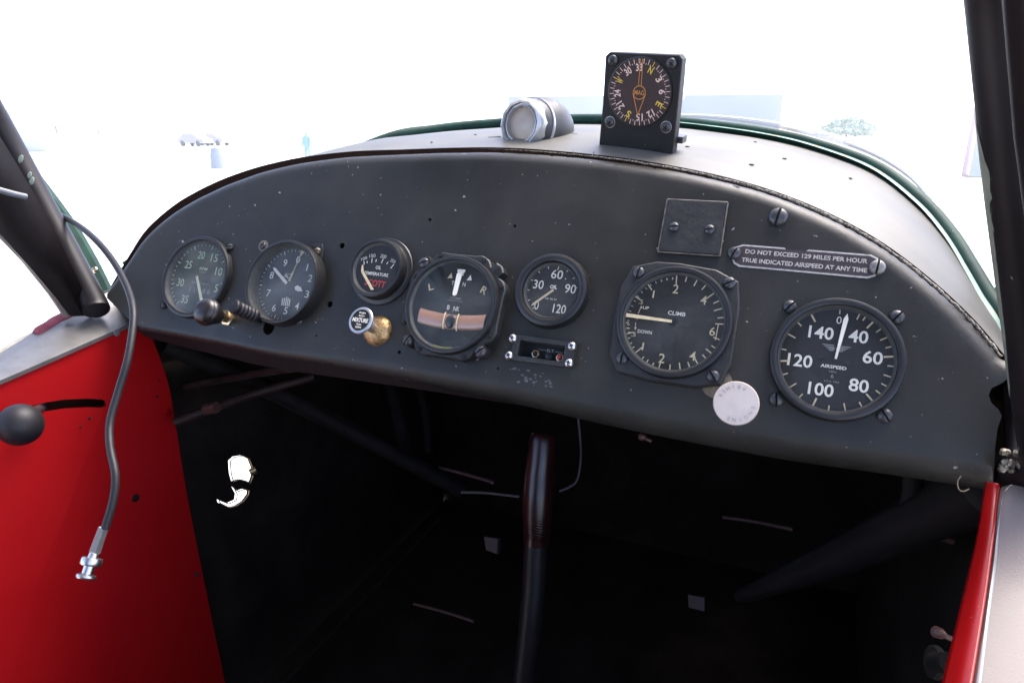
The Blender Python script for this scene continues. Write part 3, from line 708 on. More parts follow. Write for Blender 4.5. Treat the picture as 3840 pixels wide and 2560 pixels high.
# throttle-like dark dome knob and ribbed knob with the brass nut
org = Vector((-.4951, 0, -.0362))
t = thing('push_pull_control', 'large dark bakelite dome knob on a thick black shaft over the tachometer edge', 'knob', org)
c0 = Vector((-.4770, -.044, -.0388)) - org; dv = c0.normalized(); T = knob_T(c0, (-.10, -1, .12))
mb = MB(); mb.lathe([(.006, .014), (.0085, .009), (.0112, .005), (.0118, .0022), (.0112, .0), (.0108, -.0006), (.0112, -.0012), (.0108, -.003), (.0085, -.0055), (.005, -.0068), (.0001, -.0072)], n=44, T=T); mb.build('knob_head', 'knob', t)
mb = MB(); mb.tube([c0 + Vector((.001, .010, 0)), Vector((0, -.012, 0))], .0052, 16); mb.build('shaft', 'rubber', t)
mb = MB(); mb.tube([Vector((0, -.013, 0)), Vector((0, 0, 0))], .0042, 6); mb.lathe([(.0075, 0), (.0075, -.002), (.005, -.003)], n=6); mb.lathe([(.0055, -.003), (.0055, -.009), (.003, -.010)], n=6); mb.build('nut', 'brassnut', t)
org = Vector((-.4640, 0, -.0330))
t = thing('cabin_heat_knob', 'small ribbed black push knob between the tachometer and altimeter', 'knob', org)
c0 = Vector((-.4575, -.036, -.0300)) - org; T = knob_T(c0, (-.25, -1, .12))
mb = MB(); pr = [(.0001, -.0004), (.0056, -.0002), (.0062, .0008), (.0060, .003)]
for k in range(5): pr += [(.0053, .0045 + k * .0035), (.0060, .0060 + k * .0035)]
mb.lathe(pr + [(.0045, .024)], n=28, T=T); mb.build('knob_head', 'rubber', t)
mb = MB(); mb.tube([T @ Vector((0, .022, 0)), Vector((.0, 0, 0))], .0040, 14); mb.lathe([(.008, 0), (.0078, -.001), (.0001, -.0012)], n=24); mb.build('shaft', 'black', t)

# ------------------------------------------------------------------ ELT switch plate
org = Vector((-.1945, 0, -.0245))
t = thing('emergency_beacon_switch', 'small black ELT switch plate with red button and four bright screws under the oil gauge', 'switch panel', org)
fr = [(-.0232, .0100), (.0252, .0102), (.0254, -.0082), (-.0230, -.0095)]; wn = [(-.0178, .0064), (.0175, .0068), (.0173, -.0052), (-.0178, -.0056)]
mb = MB()
for y0, flip in ((-.0040, False),):
    for k in range(4):
        a, b, c_, d_ = fr[k], fr[(k + 1) % 4], wn[(k + 1) % 4], wn[k]
        mb.add([(a[0], y0, a[1]), (b[0], y0, b[1]), (c_[0], y0, c_[1]), (d_[0], y0, d_[1])], [(0, 1, 2, 3)], 0, False)
        mb.add([(a[0], y0, a[1]), (b[0], y0, b[1]), (b[0], .0005, b[1]), (a[0], .0005, a[1])], [(0, 1, 2, 3)], 0, False)
        mb.add([(d_[0], y0, d_[1]), (c_[0], y0, c_[1]), (c_[0], .012, c_[1]), (d_[0], .012, d_[1])], [(0, 1, 2, 3)], 1, False)
mb.add([(q[0], .006, q[1]) for q in wn], [(0, 1, 2, 3)], 1, False)
mb.text('ELT', .0036, .0030, .0020, .0055, .0056, mi=2, bold=.01)
for q in (((-.0060, .0030), (.0000, .0030)), ((.0072, .0030), (.0134, .0030))):
    mb.flat([(q[0][0], q[0][1]), (q[1][0], q[1][1]), (q[1][0], q[1][1] - .0003), (q[0][0], q[0][1] - .0003)], .0055, 2)
mb.build('switch_plate', ['case', 'dark', 'grey'], t)
for x, red in ((-.0064, 0), (.0128, 1)):
    mb = MB(); mb.lathe([(.0034, .006), (.0034, .003), (.0030, .0024), (.0020, .0022)], cx=x, cz=-.0014, n=6); mb.lathe([(.0024, .0026), (.0018, .0018)], cx=x, cz=-.0014, n=20); n_ = mb.build('nut', 'brassnut', t)
    mb = MB(); mb.lathe([(.0018, .006), (.0018, .0010), (.0012, .0002), (.0001, 0)], cx=x, cz=-.0014, n=16); mb.build('button', 'redmark' if red else 'dark', t)['label'] = 'red button' if red else 'black button'
mb = MB(); mb.lathe([(.0026, .005), (.0026, .004), (.0001, .0035)], cx=.0034, cz=-.0014, n=16); mb.build('lamp', 'black', t)
for x, z, a in ((-.0238, .0066, 20), (.0226, .0071, 50), (.0228, -.0053, 10), (-.0240, -.0066, 35)): screw(t, x, z, .0033, .0030, a, y=-.004, m='steel', phil=True)
# old sticker residue under it
org = Vector((-.195, -.0006, -.043)); mb = MB()
for k in range(26):
    x = random.uniform(-.022, .018); z = random.uniform(-.006, .004); s_ = random.uniform(.0005, .0017)
    mb.flat([(x + s_ * random.uniform(.5, 1.4) * math.cos(a_ * 1.05), z + s_ * random.uniform(.4, 1.) * math.sin(a_ * 1.05)) for a_ in range(6)], -.0004, 0)
o = mb.build('glue_residue', mat('old_glue', (.09, .09, .09), .5, var=.4, vscale=300), panel); o.location = org - Vector(po)

# ------------------------------------------------------------------ cover plate and placard
org = Vector((-.102, 0, .079))
t = thing('cover_plate', 'small square black plate held by two screws above the climb gauge', 'cover plate', org)
mb = MB(); cpz = [(-.0215, .0195), (.0205, .0198), (.0215, -.0190), (-.0212, -.0198)]
mb.prism(cpz, 0, -.0034, bev=.0014); mb.build('plate_body', mat('rough_black_paint', (.017, .0165, .016), .55, var=.3, vscale=70, bump=.6, bscale=200, chips=(.25, .2, .14), chipscale=130, chipthr=.73), t)
mb = MB()
for (a, b) in (((-.0213, -.0196), (-.0213, .0193)), ((.0208, .0196), (.0214, -.0190)), ((-.0213, .0196), (.0206, .0199)), ((-.0211, -.0199), (.0214, -.0191))):
    mb.tube([(a[0], -.0026, a[1]), (b[0], -.0026, b[1])], .0006, 6)
mb.build('worn_edge', mat('worn_edge', (.13, .11, .09), .5, var=.6, vscale=200), t)
screw(t, -.0127, -.0013, .0036, .0030, 80, y=-.0034); screw(t, .0118, -.0013, .0036, .0030, 75, y=-.0034)
org = Vector((-.0275, 0, .0620))
t = thing('airspeed_limit_placard', 'engraved oblong placard about not exceeding 129 miles per hour above the airspeed gauge', 'placard', org)
def stad(L, H, cut): return [(-L, H - cut), (-L + cut * .35, H - cut * .3), (-L + cut, H), (L - cut, H), (L - cut * .35, H - cut * .3), (L, H - cut), (L, -H + cut), (L - cut * .35, -H + cut * .3), (L - cut, -H), (-L + cut, -H), (-L + cut * .35, -H + cut * .3), (-L, -H + cut)]
mb = MB(); mb.prism(stad(.0455, .0080, .006), 0, -.0012, bev=.0004); mb.build('placard_border', 'placmetal', t)
mb = MB(); mb.prism(stad(.0445, .0068, .0055), -.0011, -.0014)
mb.text('DO NOT EXCEED 129 MILES PER HOUR', .0005, .0031, .0031, -.0017, .0750, mi=1, bold=.025); mb.text('TRUE INDICATED AIRSPEED AT ANY TIME', .0000, -.0030, .0031, -.0017, .0770, mi=1, bold=.025)
mb.build('placard_field', ['placard', 'placmetal'], t)
screw(t, -.0440, .0010, .0045, .0034, 25, y=-.0013); screw(t, .0440, -.0004, .0048, .0036, 5, y=-.0013, m='scrlight')

# ------------------------------------------------------------------ compass on the deck
cb = Vector((-.1617, .1038, .1269)); yaw, tl_, ro_ = -.1213, -.157, .0857
r_ = Vector((math.cos(yaw), math.sin(yaw), 0)); f_ = Vector((-math.sin(yaw), math.cos(yaw), 0)); u_ = Vector((0, 0, 1))
u_ = u_ * math.cos(tl_) + f_ * math.sin(tl_); r2 = r_ * math.cos(ro_) - u_ * math.sin(ro_); u2 = u_ * math.cos(ro_) + r_ * math.sin(ro_); f2 = u2.cross(r2)
Mw = Matrix(((r2.x, f2.x, u2.x, cb.x), (r2.y, f2.y, u2.y, cb.y), (r2.z, f2.z, u2.z, cb.z), (0, 0, 0, 1)))
t = thing('magnetic_compass', 'black upright compass with MAG dial standing on the deck ahead of the panel', 'compass', Mw=Mw)
w_, h_ = .0624, .0685; hw = w_ / 2; cp = .003
mb = MB(); edge = [(-hw - .001, -.004), (-hw + .0005, .030), (-hw + .0008, h_ - cp), (-hw + cp + .001, h_), (hw - cp, h_), (hw, h_ - cp), (hw, .03), (hw - .0005, -.004)]
mb.prism(edge, .010, 0, bev=.0008); mb.box(-hw + .004, hw - .004, .010, .018, 0, h_ - .006); mb.build('front_plate', mat('compass_black', (.009, .008, .009), .55, spec=.3, var=.3, vscale=120, bump=.3, chips=(.35, .32, .3), chipscale=210, chipthr=.75), t)
mb = MB(); mb.lathe([(.0255, .016), (.0250, .040), (.0215, .052), (.012, .058), (.0001, .059)], cx=0, cz=.0405, n=48); mb.build('rear_housing', mat('compass_housing_grey', (.42, .45, .46), .35, var=.1), t)
mb = MB(); mb.box(hw - .004, hw + .004, .008, .018, .0035, .0085); mb.build('side_clip', 'scr', t)
cz_ = .0405
mb = MB(); mb.lathe([(.0262, -.0002), (.0262, -.0010), (.0252, -.0012), (.0246, -.0003)], cx=0, cz=cz_, n=64); mb.build('bezel', 'black', t)
d = MB(); d.lathe([(.0250, -.0006), (.0001, -.0006)], cz=cz_, n=48); y = -.0009
yl = {'N': 1, 'E': 1, 'S': 1, 'W': 1}
for k, s_ in enumerate(('N', '3', '6', 'E', '12', '15', 'S', '21', '24', 'W', '30', '33')):
    a = 25 + 30 * k; rr = .0182
    d.text(s_, math.sin(R(a)) * rr, cz_ + math.cos(R(a)) * rr, .0052, y, .0054 if len(s_) == 2 else .0034, rot=a, mi=2 if s_ in yl else 1, bold=.02)
for k in range(72):
    a = 25 + 5 * k; d.tick(a, .0207 if k % 2 else .0210, .0216 if k % 2 else .0247, .0005, y, 2 if k % 18 == 0 else 1, cz=cz_)
# yellow-orange aircraft symbol
mb2 = []
n_ = 28
for k in range(n_):
    a, b = 2 * math.pi * k / n_, 2 * math.pi * (k + 1) / n_
    d.flat([(.0052 * math.sin(a), cz_ + .0052 * math.cos(a)), (.0052 * math.sin(b), cz_ + .0052 * math.cos(b)), (.0046 * math.sin(b), cz_ + .0046 * math.cos(b)), (.0046 * math.sin(a), cz_ + .0046 * math.cos(a))], y - .0002, 3)
for s_ in (-1, 1):
    d.flat([(s_ * .0048, cz_ - .001), (s_ * .0054, cz_ - .001), (s_ * .0003, cz_ - .0168), (s_ * -.0003, cz_ - .0168)][::s_], y - .0001, 3)
    d.flat([(s_ * .0011 - .00025, cz_ + .005), (s_ * .0011 + .00025, cz_ + .005), (s_ * .0009 + .00025, cz_ + .0245), (s_ * .0009 - .00025, cz_ + .0245)], y - .0001, 3)
d.text('MAG', 0, cz_, .0036, y - .0002, .0078, mi=3, bold=.01)
d.build('dial_face', [mat('compass_dial', (.022, .012, .014), .6), 'white', 'yellow', 'orange'], t)
mb = MB(); mb.lathe([(.0248, -.0014), (.0001, -.0014)], cz=cz_, n=48); mb.build('glass', 'comp_glass', t)
for x, z in ((-.0235, .0628), (.0235, .0625), (.0235, .0165), (-.0235, .0165)):
    mb = MB(); mb.lathe([(.0046, 0), (.0044, -.0004), (.0001, -.0004)], cx=x, cz=z, n=20)
    if z < .03: mb.build('washer', 'brass' if x > 9 else 'chromering', t)
    screw(t, x, z, .0040, .0026, 40, y=-.0003, m='scr', phil=True)

# ------------------------------------------------------------------ swivel lamp on the deck
org = P(1225, 320, .040); fc = P(1194, 284, .034)
t = thing('swivel_lamp', 'round swivel lamp with a bright metal ring and pale lens on the deck', 'lamp', org)
ax = Vector((-.20, -.90, -.34)).normalized(); T = Matrix.Translation(fc - org) @ ax.to_track_quat('-Y', 'Z').to_matrix().to_4x4()
mb = MB(); mb.lathe([(.0205, .006), (.0222, .010), (.0232, .016), (.0240, .021), (.0262, .028), (.0268, .036), (.0255, .046), (.0215, .056), (.014, .063), (.0001, .066)], n=48, T=T); mb.build('housing', 'lampbody', t)
mb = MB(); mb.lathe([(.0222, .010), (.0224, .0045), (.0214, .001), (.0195, -.0008), (.0180, -.0002), (.0176, .003), (.0166, .0032), (.0162, .0012), (.0153, .0010), (.0150, .007)], n=12, T=T); mb.build('ring', 'chromering', t, sharp=33)
mb = MB(); mb.lathe([(.0235, .0165), (.0245, .0170), (.0245, .0195), (.0237, .0200)], n=48, T=T); mb.build('thread', 'chromering', t)
mb = MB(); mb.lathe([(.0151, .0062), (.010, .0048), (.0001, .0042)], n=32, T=T); mb.build('lens', 'lens', t)
mb = MB(); q0 = P(1300, 314, .075) - org
mb.tube([P(1122, 318, .050) - org, P(1150, 316, .05) - org], .0014, 6); mb.build('base_tab', 'scr', t); mb = MB(); mb.tube([P(1295, 305, .075) - org, P(1318, 311, .07) - org, P(1324, 312, .068) - org], .0018, 6); mb.build('base_clip', 'scr', t)

# ------------------------------------------------------------------ left cabin side
WX = -.645
def beam(mb, a, b, w, h, up, mi=0):
    a, b = Vector(a), Vector(b); d_ = (b - a).normalized(); s_ = d_.cross(Vector(up)).normalized(); u = s_.cross(d_)
    vs = [p + s_ * i * w / 2 + u * j * h / 2 for p in (a, b) for i, j in ((-1, -1), (1, -1), (1, 1), (-1, 1))]
    mb.add(vs, [(0, 1, 5, 4), (1, 2, 6, 5), (2, 3, 7, 6), (3, 0, 4, 7), (0, 3, 2, 1), (4, 5, 6, 7)], mi, False)
# left windshield post
org = P(222, 706, -.002)
t = thing('windshield_post', 'dark brown left windshield post tube leaning away beside the coiled black cable', 'post', org)
pp = [P(222, 712, -.004), P(205, 675, -.008), P(90, 460, -.045), P(-5, 285, -.085), P(-100, 120, -.14), P(-260, -120, -.22)]
pp.append(pp[-1] + (pp[-1] - pp[-2]) * 2.2)
mb = MB(); mb.tube([q - org for q in spline(pp, 6)], .0122, 24); mb.build('tube', 'tube', t)
for u, v, s_ in ((64, 371, .0026), (84, 408, .0022), (89, 421, .0026)):
    mb = MB(); q = P(u - 2, v, -.062 - (470 - v) * .00020); mb.lathe([(s_, .001), (s_ * .8, -.0005), (.0001, -.0008)], n=7, T=Matrix.Translation(q - org + Vector((.0, -.006, 0))) @ Matrix.Rotation(.5, 4, 'Z') @ Matrix.Diagonal((.8, 1, 1.6, 1))); mb.build('bare_patch', M['barepatch'], t)
# door frame behind it
org = PX(170, 716, -.675)
t = thing('door_frame', 'dark flat door frame bar running up behind the left windshield post', 'door frame', org)
a0, a1 = PX(185, 728, -.672), PX(-130, 330, -.672)
mb = MB(); ex_ = (PX(-70, 200, -.662) - PX(34, 372, -.662)) * 3.2
mb.add([q - org for q in (PX(215, 722, -.668), PX(160, 724, -.672), PX(75, 622, -.675), PX(-5, 532, -.678), PX(-140, 380, -.68), PX(-70, 200, -.662), PX(34, 372, -.662), PX(112, 505, -.664), PX(-140, 380, -.68) + ex_, PX(-70, 200, -.662) + ex_)], [(0, 1, 2, 7), (7, 2, 3, 6), (6, 3, 4, 5), (5, 4, 8, 9)], 0, False)
o = mb.build('frame_bar', 'tube', t); sm = o.modifiers.new('s', 'SOLIDIFY'); sm.thickness = .008; sm.offset = 0
mb = MB(); mb.tube([PX(156, 724, -.678) - org, PX(118, 668, -.68) - org, PX(60, 595, -.683) - org, PX(-5, 527, -.686) - org, PX(-120, 400, -.69) - org], .0042, 8); mb.build('window_channel', 'trim', t)
mb = MB(); mb.tube([PX(60, 452, -.655) - org, PX(30, 445, -.656) - org, PX(-60, 420, -.66) - org], .0026, 10); mb.build('pull_rod', mat('pale_rod', (.16, .17, .19), .4), t)
# sill shelf and red wall
org = PX(290, 742, WX)
t = thing('left_cabin_wall', 'glossy red painted left cabin wall with a curved black lever slot', 'cabin wall', org)
sil_in = [PX(u, v, WX) for u, v in ((305, 745), (290, 743), (200, 782), (100, 826), (-10, 873), (-260, 985))]
sil_out = [PX(u, v, x) for u, v, x in ((262, 700, -.668), (238, 708, -.672), (150, 722, -.690), (85, 757, -.695), (-10, 806, -.70), (-200, 900, -.705))]
mb = MB(); mb.grid([[q - org for q in sil_out], [q - org + Vector((0, 0, 0)) for q in sil_in], [q - org + Vector((.0022, 0, -.001)) for q in sil_in], [q - org + Vector((.002, 0, -.0055)) for q in sil_in]], 0, False)
mb.grid([[q - org for q in sil_out], [q - org + Vector((-.004, 0, -.012)) for q in sil_out]], 0, False)
mb.build('sill_shelf', 'sill', t)
# wall sheet with slot, in (y, z)
def yzf(u, v): q = PX(u, v, WX); return (q.y, q.z)
wo_ = [yzf(*q) for q in ((318, 752), (290, 748), (200, 787), (100, 831), (-10, 878), (-260, 990))] + [(-.20, -.55), (.09, -.55)] + [yzf(*q) for q in ((20, 1600), (90, 1330), (170, 1130), (235, 950))]
slot = [yzf(*q) for q in ((70, 932), (110, 923), (150, 917), (200, 915), (236, 917), (243, 921), (243, 931), (236, 936), (200, 935), (150, 938), (110, 944), (70, 953))]
vs, fs = plate(wo_, [slot], .02, lambda a, b: Vector((WX, a, b)))
mb = MB(); mb.add([q - org for q in vs], fs); mb.add([q - org + Vector((-.0016, 0, 0)) for q in vs], [f_[::-1] for f_ in fs]); o = mb.build('wall_panel', 'red', t)
crs = spline([PX(u, v, WX) for u, v in ((318, 752), (235, 950), (170, 1130), (90, 1330), (20, 1600))], 6)
edg = spline([PX(u, v, x) for u, v, x in ((347, 768, -.6475), (384, 872, -.650), (402, 965, -.652), (440, 1190, -.657), (530, 1630, -.666))], 6)
rows_ = [[a.lerp(b, k / 8) for a, b in zip(crs, edg)] for k in range(9)]
mb = MB(); mb.grid([[q - org for q in r__] for r__ in rows_] + [[q - org + Vector((-.0018, .0, 0)) for q in rows_[-1]]]); o = mb.build('forward_wall_panel', 'red', t)
def wallpt(u, v, x): return PX(u, v, x) - org
def fwallx(u, v):
    # depth of the forward panel under a pixel: search along the loft
    best = None
    for r__ in rows_:
        for q in r__:
            p_ = PX(u, v, q.x); dd = (p_ - q).length
            if best is None or dd < best[0]: best = (dd, q.x)
    return best[1]
for u, v, r__, m_, x in ((268, 764, .0036, 'lining', WX + .003), (312, 1143, .0044, 'fw2', None), (452, 1318, .003, 'scr', None), (386, 945, .0040, 'redtrim', None), (206, 960, .0014, 'dark', WX + .001), (185, 979, .0010, 'dark', WX + .001), (361, 911, .0014, 'dark', None), (366, 872, .001, 'dark', None)):
    if x is None: x = fwallx(u, v) + .0015
    mb = MB(); mb.lathe([(r__, .0004), (r__ * .9, -.0008), (.0001, -.0014)], n=14, T=Matrix.Translation(wallpt(u, v, x)) @ Matrix.Rotation(R(90), 4, 'Z')); mb.build('rivet', m_, t)
# lever with ball knob
org = PX(60, 940, WX)
t = thing('throttle_lever', 'round black ball knob on a lever poking through the slot in the red wall', 'lever', org)
kb = PX(46, 975, -.600)
mb = MB(); mb.lathe([(.0001, -.0172)] + [(.0172 * math.sin(math.pi * j / 20), -.0172 * math.cos(math.pi * j / 20)) for j in range(1, 20)] + [(.0001, .018)], n=36, T=Matrix.Translation(kb - org)); mb.build('ball_knob', 'rubber', t)
mb = MB(); mb.tube([kb - org, PX(78, 945, -.625) - org, PX(100, 935, WX - .02) - org], .0042, 12); mb.build('lever_arm', 'scr', t)
# cloth and cord on the sill
org = PX(130, 745, -.688)
mb = MB(); cl = spline([PX(u, v, -.69) for u, v in ((82, 768), (100, 760), (125, 751), (150, 735), (168, 722), (178, 716))], 4)
rr = [.0035 + .0052 * math.sin(math.pi * (i + .5) / len(cl)) * (1 + .25 * noise.noise(q * 90)) for i, q in enumerate(cl)]
mb.tube([q - org + Vector((0, .0, .001 * noise.noise(q * 200))) for q in cl], rr, 14)
o = mb.build('cloth_roll', 'pink', None, Mw=A @ Matrix.Translation(org)); tag(o, 'faded maroon rolled cloth lying on the grey sill under the door frame', 'cloth')
mb = MB(); org = PX(0, 806, -.695); mb.tube([q - org for q in spline([PX(u, v, -.695) for u, v in ((-150, 880), (-10, 812), (60, 780), (96, 763))], 5)], .0042, 10)
o = mb.build('window_cord', mat('cream_cord', (.5, .46, .38), .7, var=.2, vscale=80), None, Mw=A @ Matrix.Translation(org)); tag(o, 'pale cream cord along the outer sill edge at far left', 'cord')

# antenna cable
cpx = [(133, 492, -.012), (176, 515, -.04), (219, 550, -.065), (258, 597, -.08), (289, 652, -.09), (305, 703, -.10), (305, 753, -.105), (293, 827, -.11), (272, 898, -.112), (253, 968, -.115), (253, 1025, -.118), (265, 1091, -.12), (260, 1148, -.12), (241, 1214, -.12)]
cpx = [(60, 478, .02), (100, 482, .01)] + cpx
cpts = [P(*q) for q in cpx]; org = cpts[0]
t = thing('antenna_cable', 'black coaxial cable hanging in front of the red wall with a silver plug', 'cable', org)
mb = MB(); mb.tube([q - org for q in spline(cpts, 8)], .0027, 14); mb.build('cord', 'rubber', t)
e0, e1 = P(238, 1210, -.12), P(196, 1328, -.125); dv = (e1 - e0).normalized()
T = Matrix.Translation(e0 - org) @ dv.to_track_quat('-Y', 'Z').to_matrix().to_4x4()
L = (e1 - e0).length
mb = MB(); mb.lathe([(.0028, 0), (.0034, -.0005), (.0038, -L * .5), (.0030, -L * .52)], n=6, T=T); mb.build('ferrule', 'steel', t, sharp=20)
mb = MB(); mb.lathe([(.0030, -L * .50), (.0032, -L * .60), (.0062, -L * .60), (.0066, -L * .64), (.0066, -L * .72), (.0060, -L * .75), (.0035, -L * .76), (.0034, -L * .90), (.0060, -L * .93), (.0062, -L * .97), (.0056, -L), (.0044, -L), (.0042, -L * .93)], n=28, T=T); mb.build('connector', 'steel', t)

# ------------------------------------------------------------------ right post, side
org = P(2398, 1060, -.02)
t = thing('right_windshield_post', 'thick dark right windshield post with a worn pale edge, at the picture edge', 'post', org)
edgep = [(2350, 1075), (2330, 940), (2312, 790), (2290, 620), (2262, 400), (2240, 195), (2222, 20), (2205, -140), (2190, -330)]
ys = [-.02, -.045, -.07, -.095, -.125, -.15, -.17, -.19, -.21]
pts = []
RP = .0135
for (u, v), yy in zip(edgep, ys):
    e = P(u, v, yy); side_ = rt  # centre sits one radius to the right of the silhouette edge
    pts.append(e + side_ * RP * 1.12)
pts.append(pts[-1] + (pts[-1] - pts[-2]) * 2.5)
rp = spline(pts, 5)
mb = MB(); mb.tube([q - org for q in rp], RP, 32)
mb.build('tube', 'tube', t)
# worn strip: a thin shell on the left-front flank
mb = MB(); rows_ = []
for i, q in enumerate(rp[6:36]):
    tan = (rp[min(i + 7, len(rp) - 1)] - rp[i + 5]).normalized(); view = (CAMP - q).normalized(); lf = tan.cross(view).normalized()
    if lf.dot(rt) > 0: lf = -lf
    row = []
    k_ = .62 + .22 * noise.noise(Vector((i * .45, 2, 0))) + (.1 if i > 12 else 0)
    k_ *= max(.02, min(1, (19 - i) / 5, (i + 1) / 3)) if i > 6 else min(1, (i + 1) / 3)
    for j in range(6):
        ang = R(-6 + (70 * k_) * j / 5)
        row.append(q + (lf * math.cos(ang) + view * math.sin(ang)) * (RP + .0003) - org)
    rows_.append(row)
mb.grid(rows_); mb.build('worn_strip', 'tubeworn', t)
mb = MB()   # second thin frame member at the extreme edge
mb.tube([P(2440, 900, -.05) - org, P(2372, 300, -.19) - org, P(2350, -40, -.24) - org], .006, 12); mb.build('rear_tube', 'tube', t)
# corner joint
org = P(2320, 1065, .0)
t = thing('frame_joint', 'grimy welded tube joint at the lower right corner of the panel', 'frame joint', org)
mb = MB(); mb.tube([P(2275, 1072, .03) - org, P(2330, 1078, .01) - org, P(2420, 1088, -.02) - org], .0105, 18); mb.build('lower_tube', 'tube', t)
mb = MB(); mb.tube([P(2300, 905, .035) - org, P(2330, 870, .02) - org, P(2400, 760, -.02) - org], .0062, 14)
mb.tube([P(2345, 1075, .0) - org, P(2335, 960, .02) - org, P(2335, 860, .02) - org], .0070, 14); mb.build('upper_tube', 'tube', t)
mb = MB()
for k in range(22):
    q = P(2300 + random.uniform(0, 60), 1055 + random.uniform(-18, 28), -.012) - org; s_ = random.uniform(.001, .0026)
    mb.lathe([(s_, .001), (s_ * .7, -s_ * .6), (.0001, -s_ * .8)], n=6, T=Matrix.Translation(q) @ Matrix.Rotation(random.uniform(-1, 1), 4, 'X') @ Matrix.Rotation(random.uniform(-1, 1), 4, 'Z'))
mb.build('weld_beads', mat('weld_metal', (.22, .19, .14), .35, metal=.6, var=.5, vscale=300), t)
mb = MB(); cw = spline([P(u, v, .0) for u, v in ((2208, 1092), (2200, 1105), (2202, 1122), (2212, 1128), (2226, 1122))], 5); mb.tube([q - org for q in cw], .0004, 6); mb.build('loose_wire', 'dullbrass', t)
# red trim and grey side
org = P(2275, 1140, .005)
t = thing('right_door_edge', 'bright red painted door edge strip running down at the lower right', 'door edge', org)
rl = [P(u, v, y) for u, v, y in ((2268, 1108, .0), (2262, 1140, -.003), (2246, 1240, -.02), (2208, 1400, -.045), (2150, 1640, -.08))]
rr_ = [P(u, v, y) for u, v, y in ((2292, 1112, -.006), (2290, 1140, -.010), (2280, 1240, -.028), (2260, 1400, -.054), (2222, 1640, -.09))]
rl, rr_ = spline(rl, 6), spline(rr_, 6); rows_ = []
for j in range(9):
    a = j / 8; bulge = math.sin(math.pi * a) * .0035
    rows_.append([p_.lerp(q, a) + Vector((0, -bulge, 0)) - org for p_, q in zip(rl, rr_)])
mb = MB(); mb.grid(rows_); o = mb.build('red_strip', 'redtrim', t); sm = o.modifiers.new('s', 'SOLIDIFY'); sm.thickness = .002; sm.offset = 0
mb = MB(); mb.tube([P(2150, 1520, -.02) - org, P(2185, 1522, -.045) - org], .0055, 16); mb.lathe([(.0001, -.002), (.0085, -.001), (.009, .002), (.006, .006)], n=24, T=Matrix.Translation(P(2143, 1519, -.015) - org) @ Matrix.Rotation(R(-75), 4, 'Z')); mb.build('latch_knob', 'fw2', t)
org = P(2310, 1130, -.01)
t = thing('right_side_trim', 'pinkish grey flat side trim with a silver metal edge, lower right corner', 'side trim', org)
e1_ = spline([P(u, v, y) for u, v, y in ((2325, 1112, -.008), (2302, 1150, -.016), (2288, 1300, -.035), (2272, 1420, -.056), (2245, 1640, -.09))], 6)
e0_ = spline([P(u, v, y) for u, v, y in ((2300, 1118, -.004), (2292, 1150, -.012), (2270, 1300, -.033), (2253, 1420, -.054), (2222, 1640, -.088))], 6)
mb = MB(); mb.grid([[a.lerp(b, k / 4) + Vector((0, -.0012 * math.sin(math.pi * k / 4) * 1.5, 0)) - org for a, b in zip(e0_, e1_)] for k in range(5)]); mb.build('metal_edge', 'alustrip', t)
e2_ = [q + Vector((.16, -.015, -.01)) for q in e1_]
mb = MB(); mb.grid([[a.lerp(b, k / 4) - org + Vector((0, .0008, 0)) for a, b in zip(e1_, e2_)] for k in range(5)]); mb.build('trim_sheet', 'trim', t)

# ------------------------------------------------------------------ footwell
def thing_mesh(name, label, cat, mb, m, org, **kw):
    o = mb.build(name, m, None, org=org, **kw); return tag(o, label, cat)
org = Vector((-.28, .62, -.35)); mb = MB(); fwp = [q for q in rws[-1]]
fwp = [A3.inverted() @ Vector(((A3 @ q).x, .735, (A3 @ q).z)) for q in fwp]
fwp = [A3.inverted() @ Vector((-.80, .735, -.72)), A3.inverted() @ Vector((-.80, .735, (A3 @ fwp[0]).z))] + fwp + [A3.inverted() @ Vector((.25, .735, (A3 @ fwp[-1]).z)), A3.inverted() @ Vector((.25, .735, -.72))]
nf = len(fwp); bk = [q + Vector((0, .015, 0)) for q in fwp]
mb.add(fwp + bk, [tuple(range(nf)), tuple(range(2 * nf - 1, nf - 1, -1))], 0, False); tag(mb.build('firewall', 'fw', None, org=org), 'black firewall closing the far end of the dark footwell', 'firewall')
# floor (level in the world)
mb = MB(); fl = [A.inverted() @ Vector(q) for q in ((-.71, -1.6, -.70), (.35, -1.6, -.70), (.35, .9, -.64), (-.71, .9, -.64))]
mb.add(fl, [(0, 1, 2, 3)], 0, False); mb.add([q + Vector((0, 0, -.02)) for q in fl], [(3, 2, 1, 0)], 0, False)
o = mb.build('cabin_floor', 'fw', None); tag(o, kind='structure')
# left skin with the ragged light hole
hole_c = PX(541, 1100, -.70)
hpA = [PX(u, v, -.70) for u, v in ((524, 1058), (534, 1048), (552, 1045), (568, 1053), (575, 1070), (576, 1092), (570, 1108), (560, 1103), (545, 1099), (531, 1104), (526, 1085))]
hpB = [PX(u, v, -.70) for u, v in ((531, 1116), (542, 1126), (556, 1122), (567, 1124), (566, 1134), (554, 1150), (538, 1160), (522, 1164), (500, 1153), (498, 1146), (520, 1155), (538, 1147), (540, 1132))]
hpA = [(q.y, q.z) for q in hpA]; hpB = [(q.y, q.z) for q in hpB]
sk = [(-.02, -.10), (-.02, -1.0), (.95, -1.0), (.95, .10), (.20, .06), (.10, -.01), (.05, -.055), (.02, -.07)]
vs, fs = plate(sk, [hpA, hpB], .03, lambda a, b: Vector((-.70, a, b)))
org = Vector((-.70, .3, -.3)); mb = MB(); mb.add([q - org for q in vs], fs)
t = thing('left_fuselage_skin', 'black left fuselage skin in the footwell with a bright ragged opening', 'fuselage skin', org)
mb.build('skin', 'fw', t)
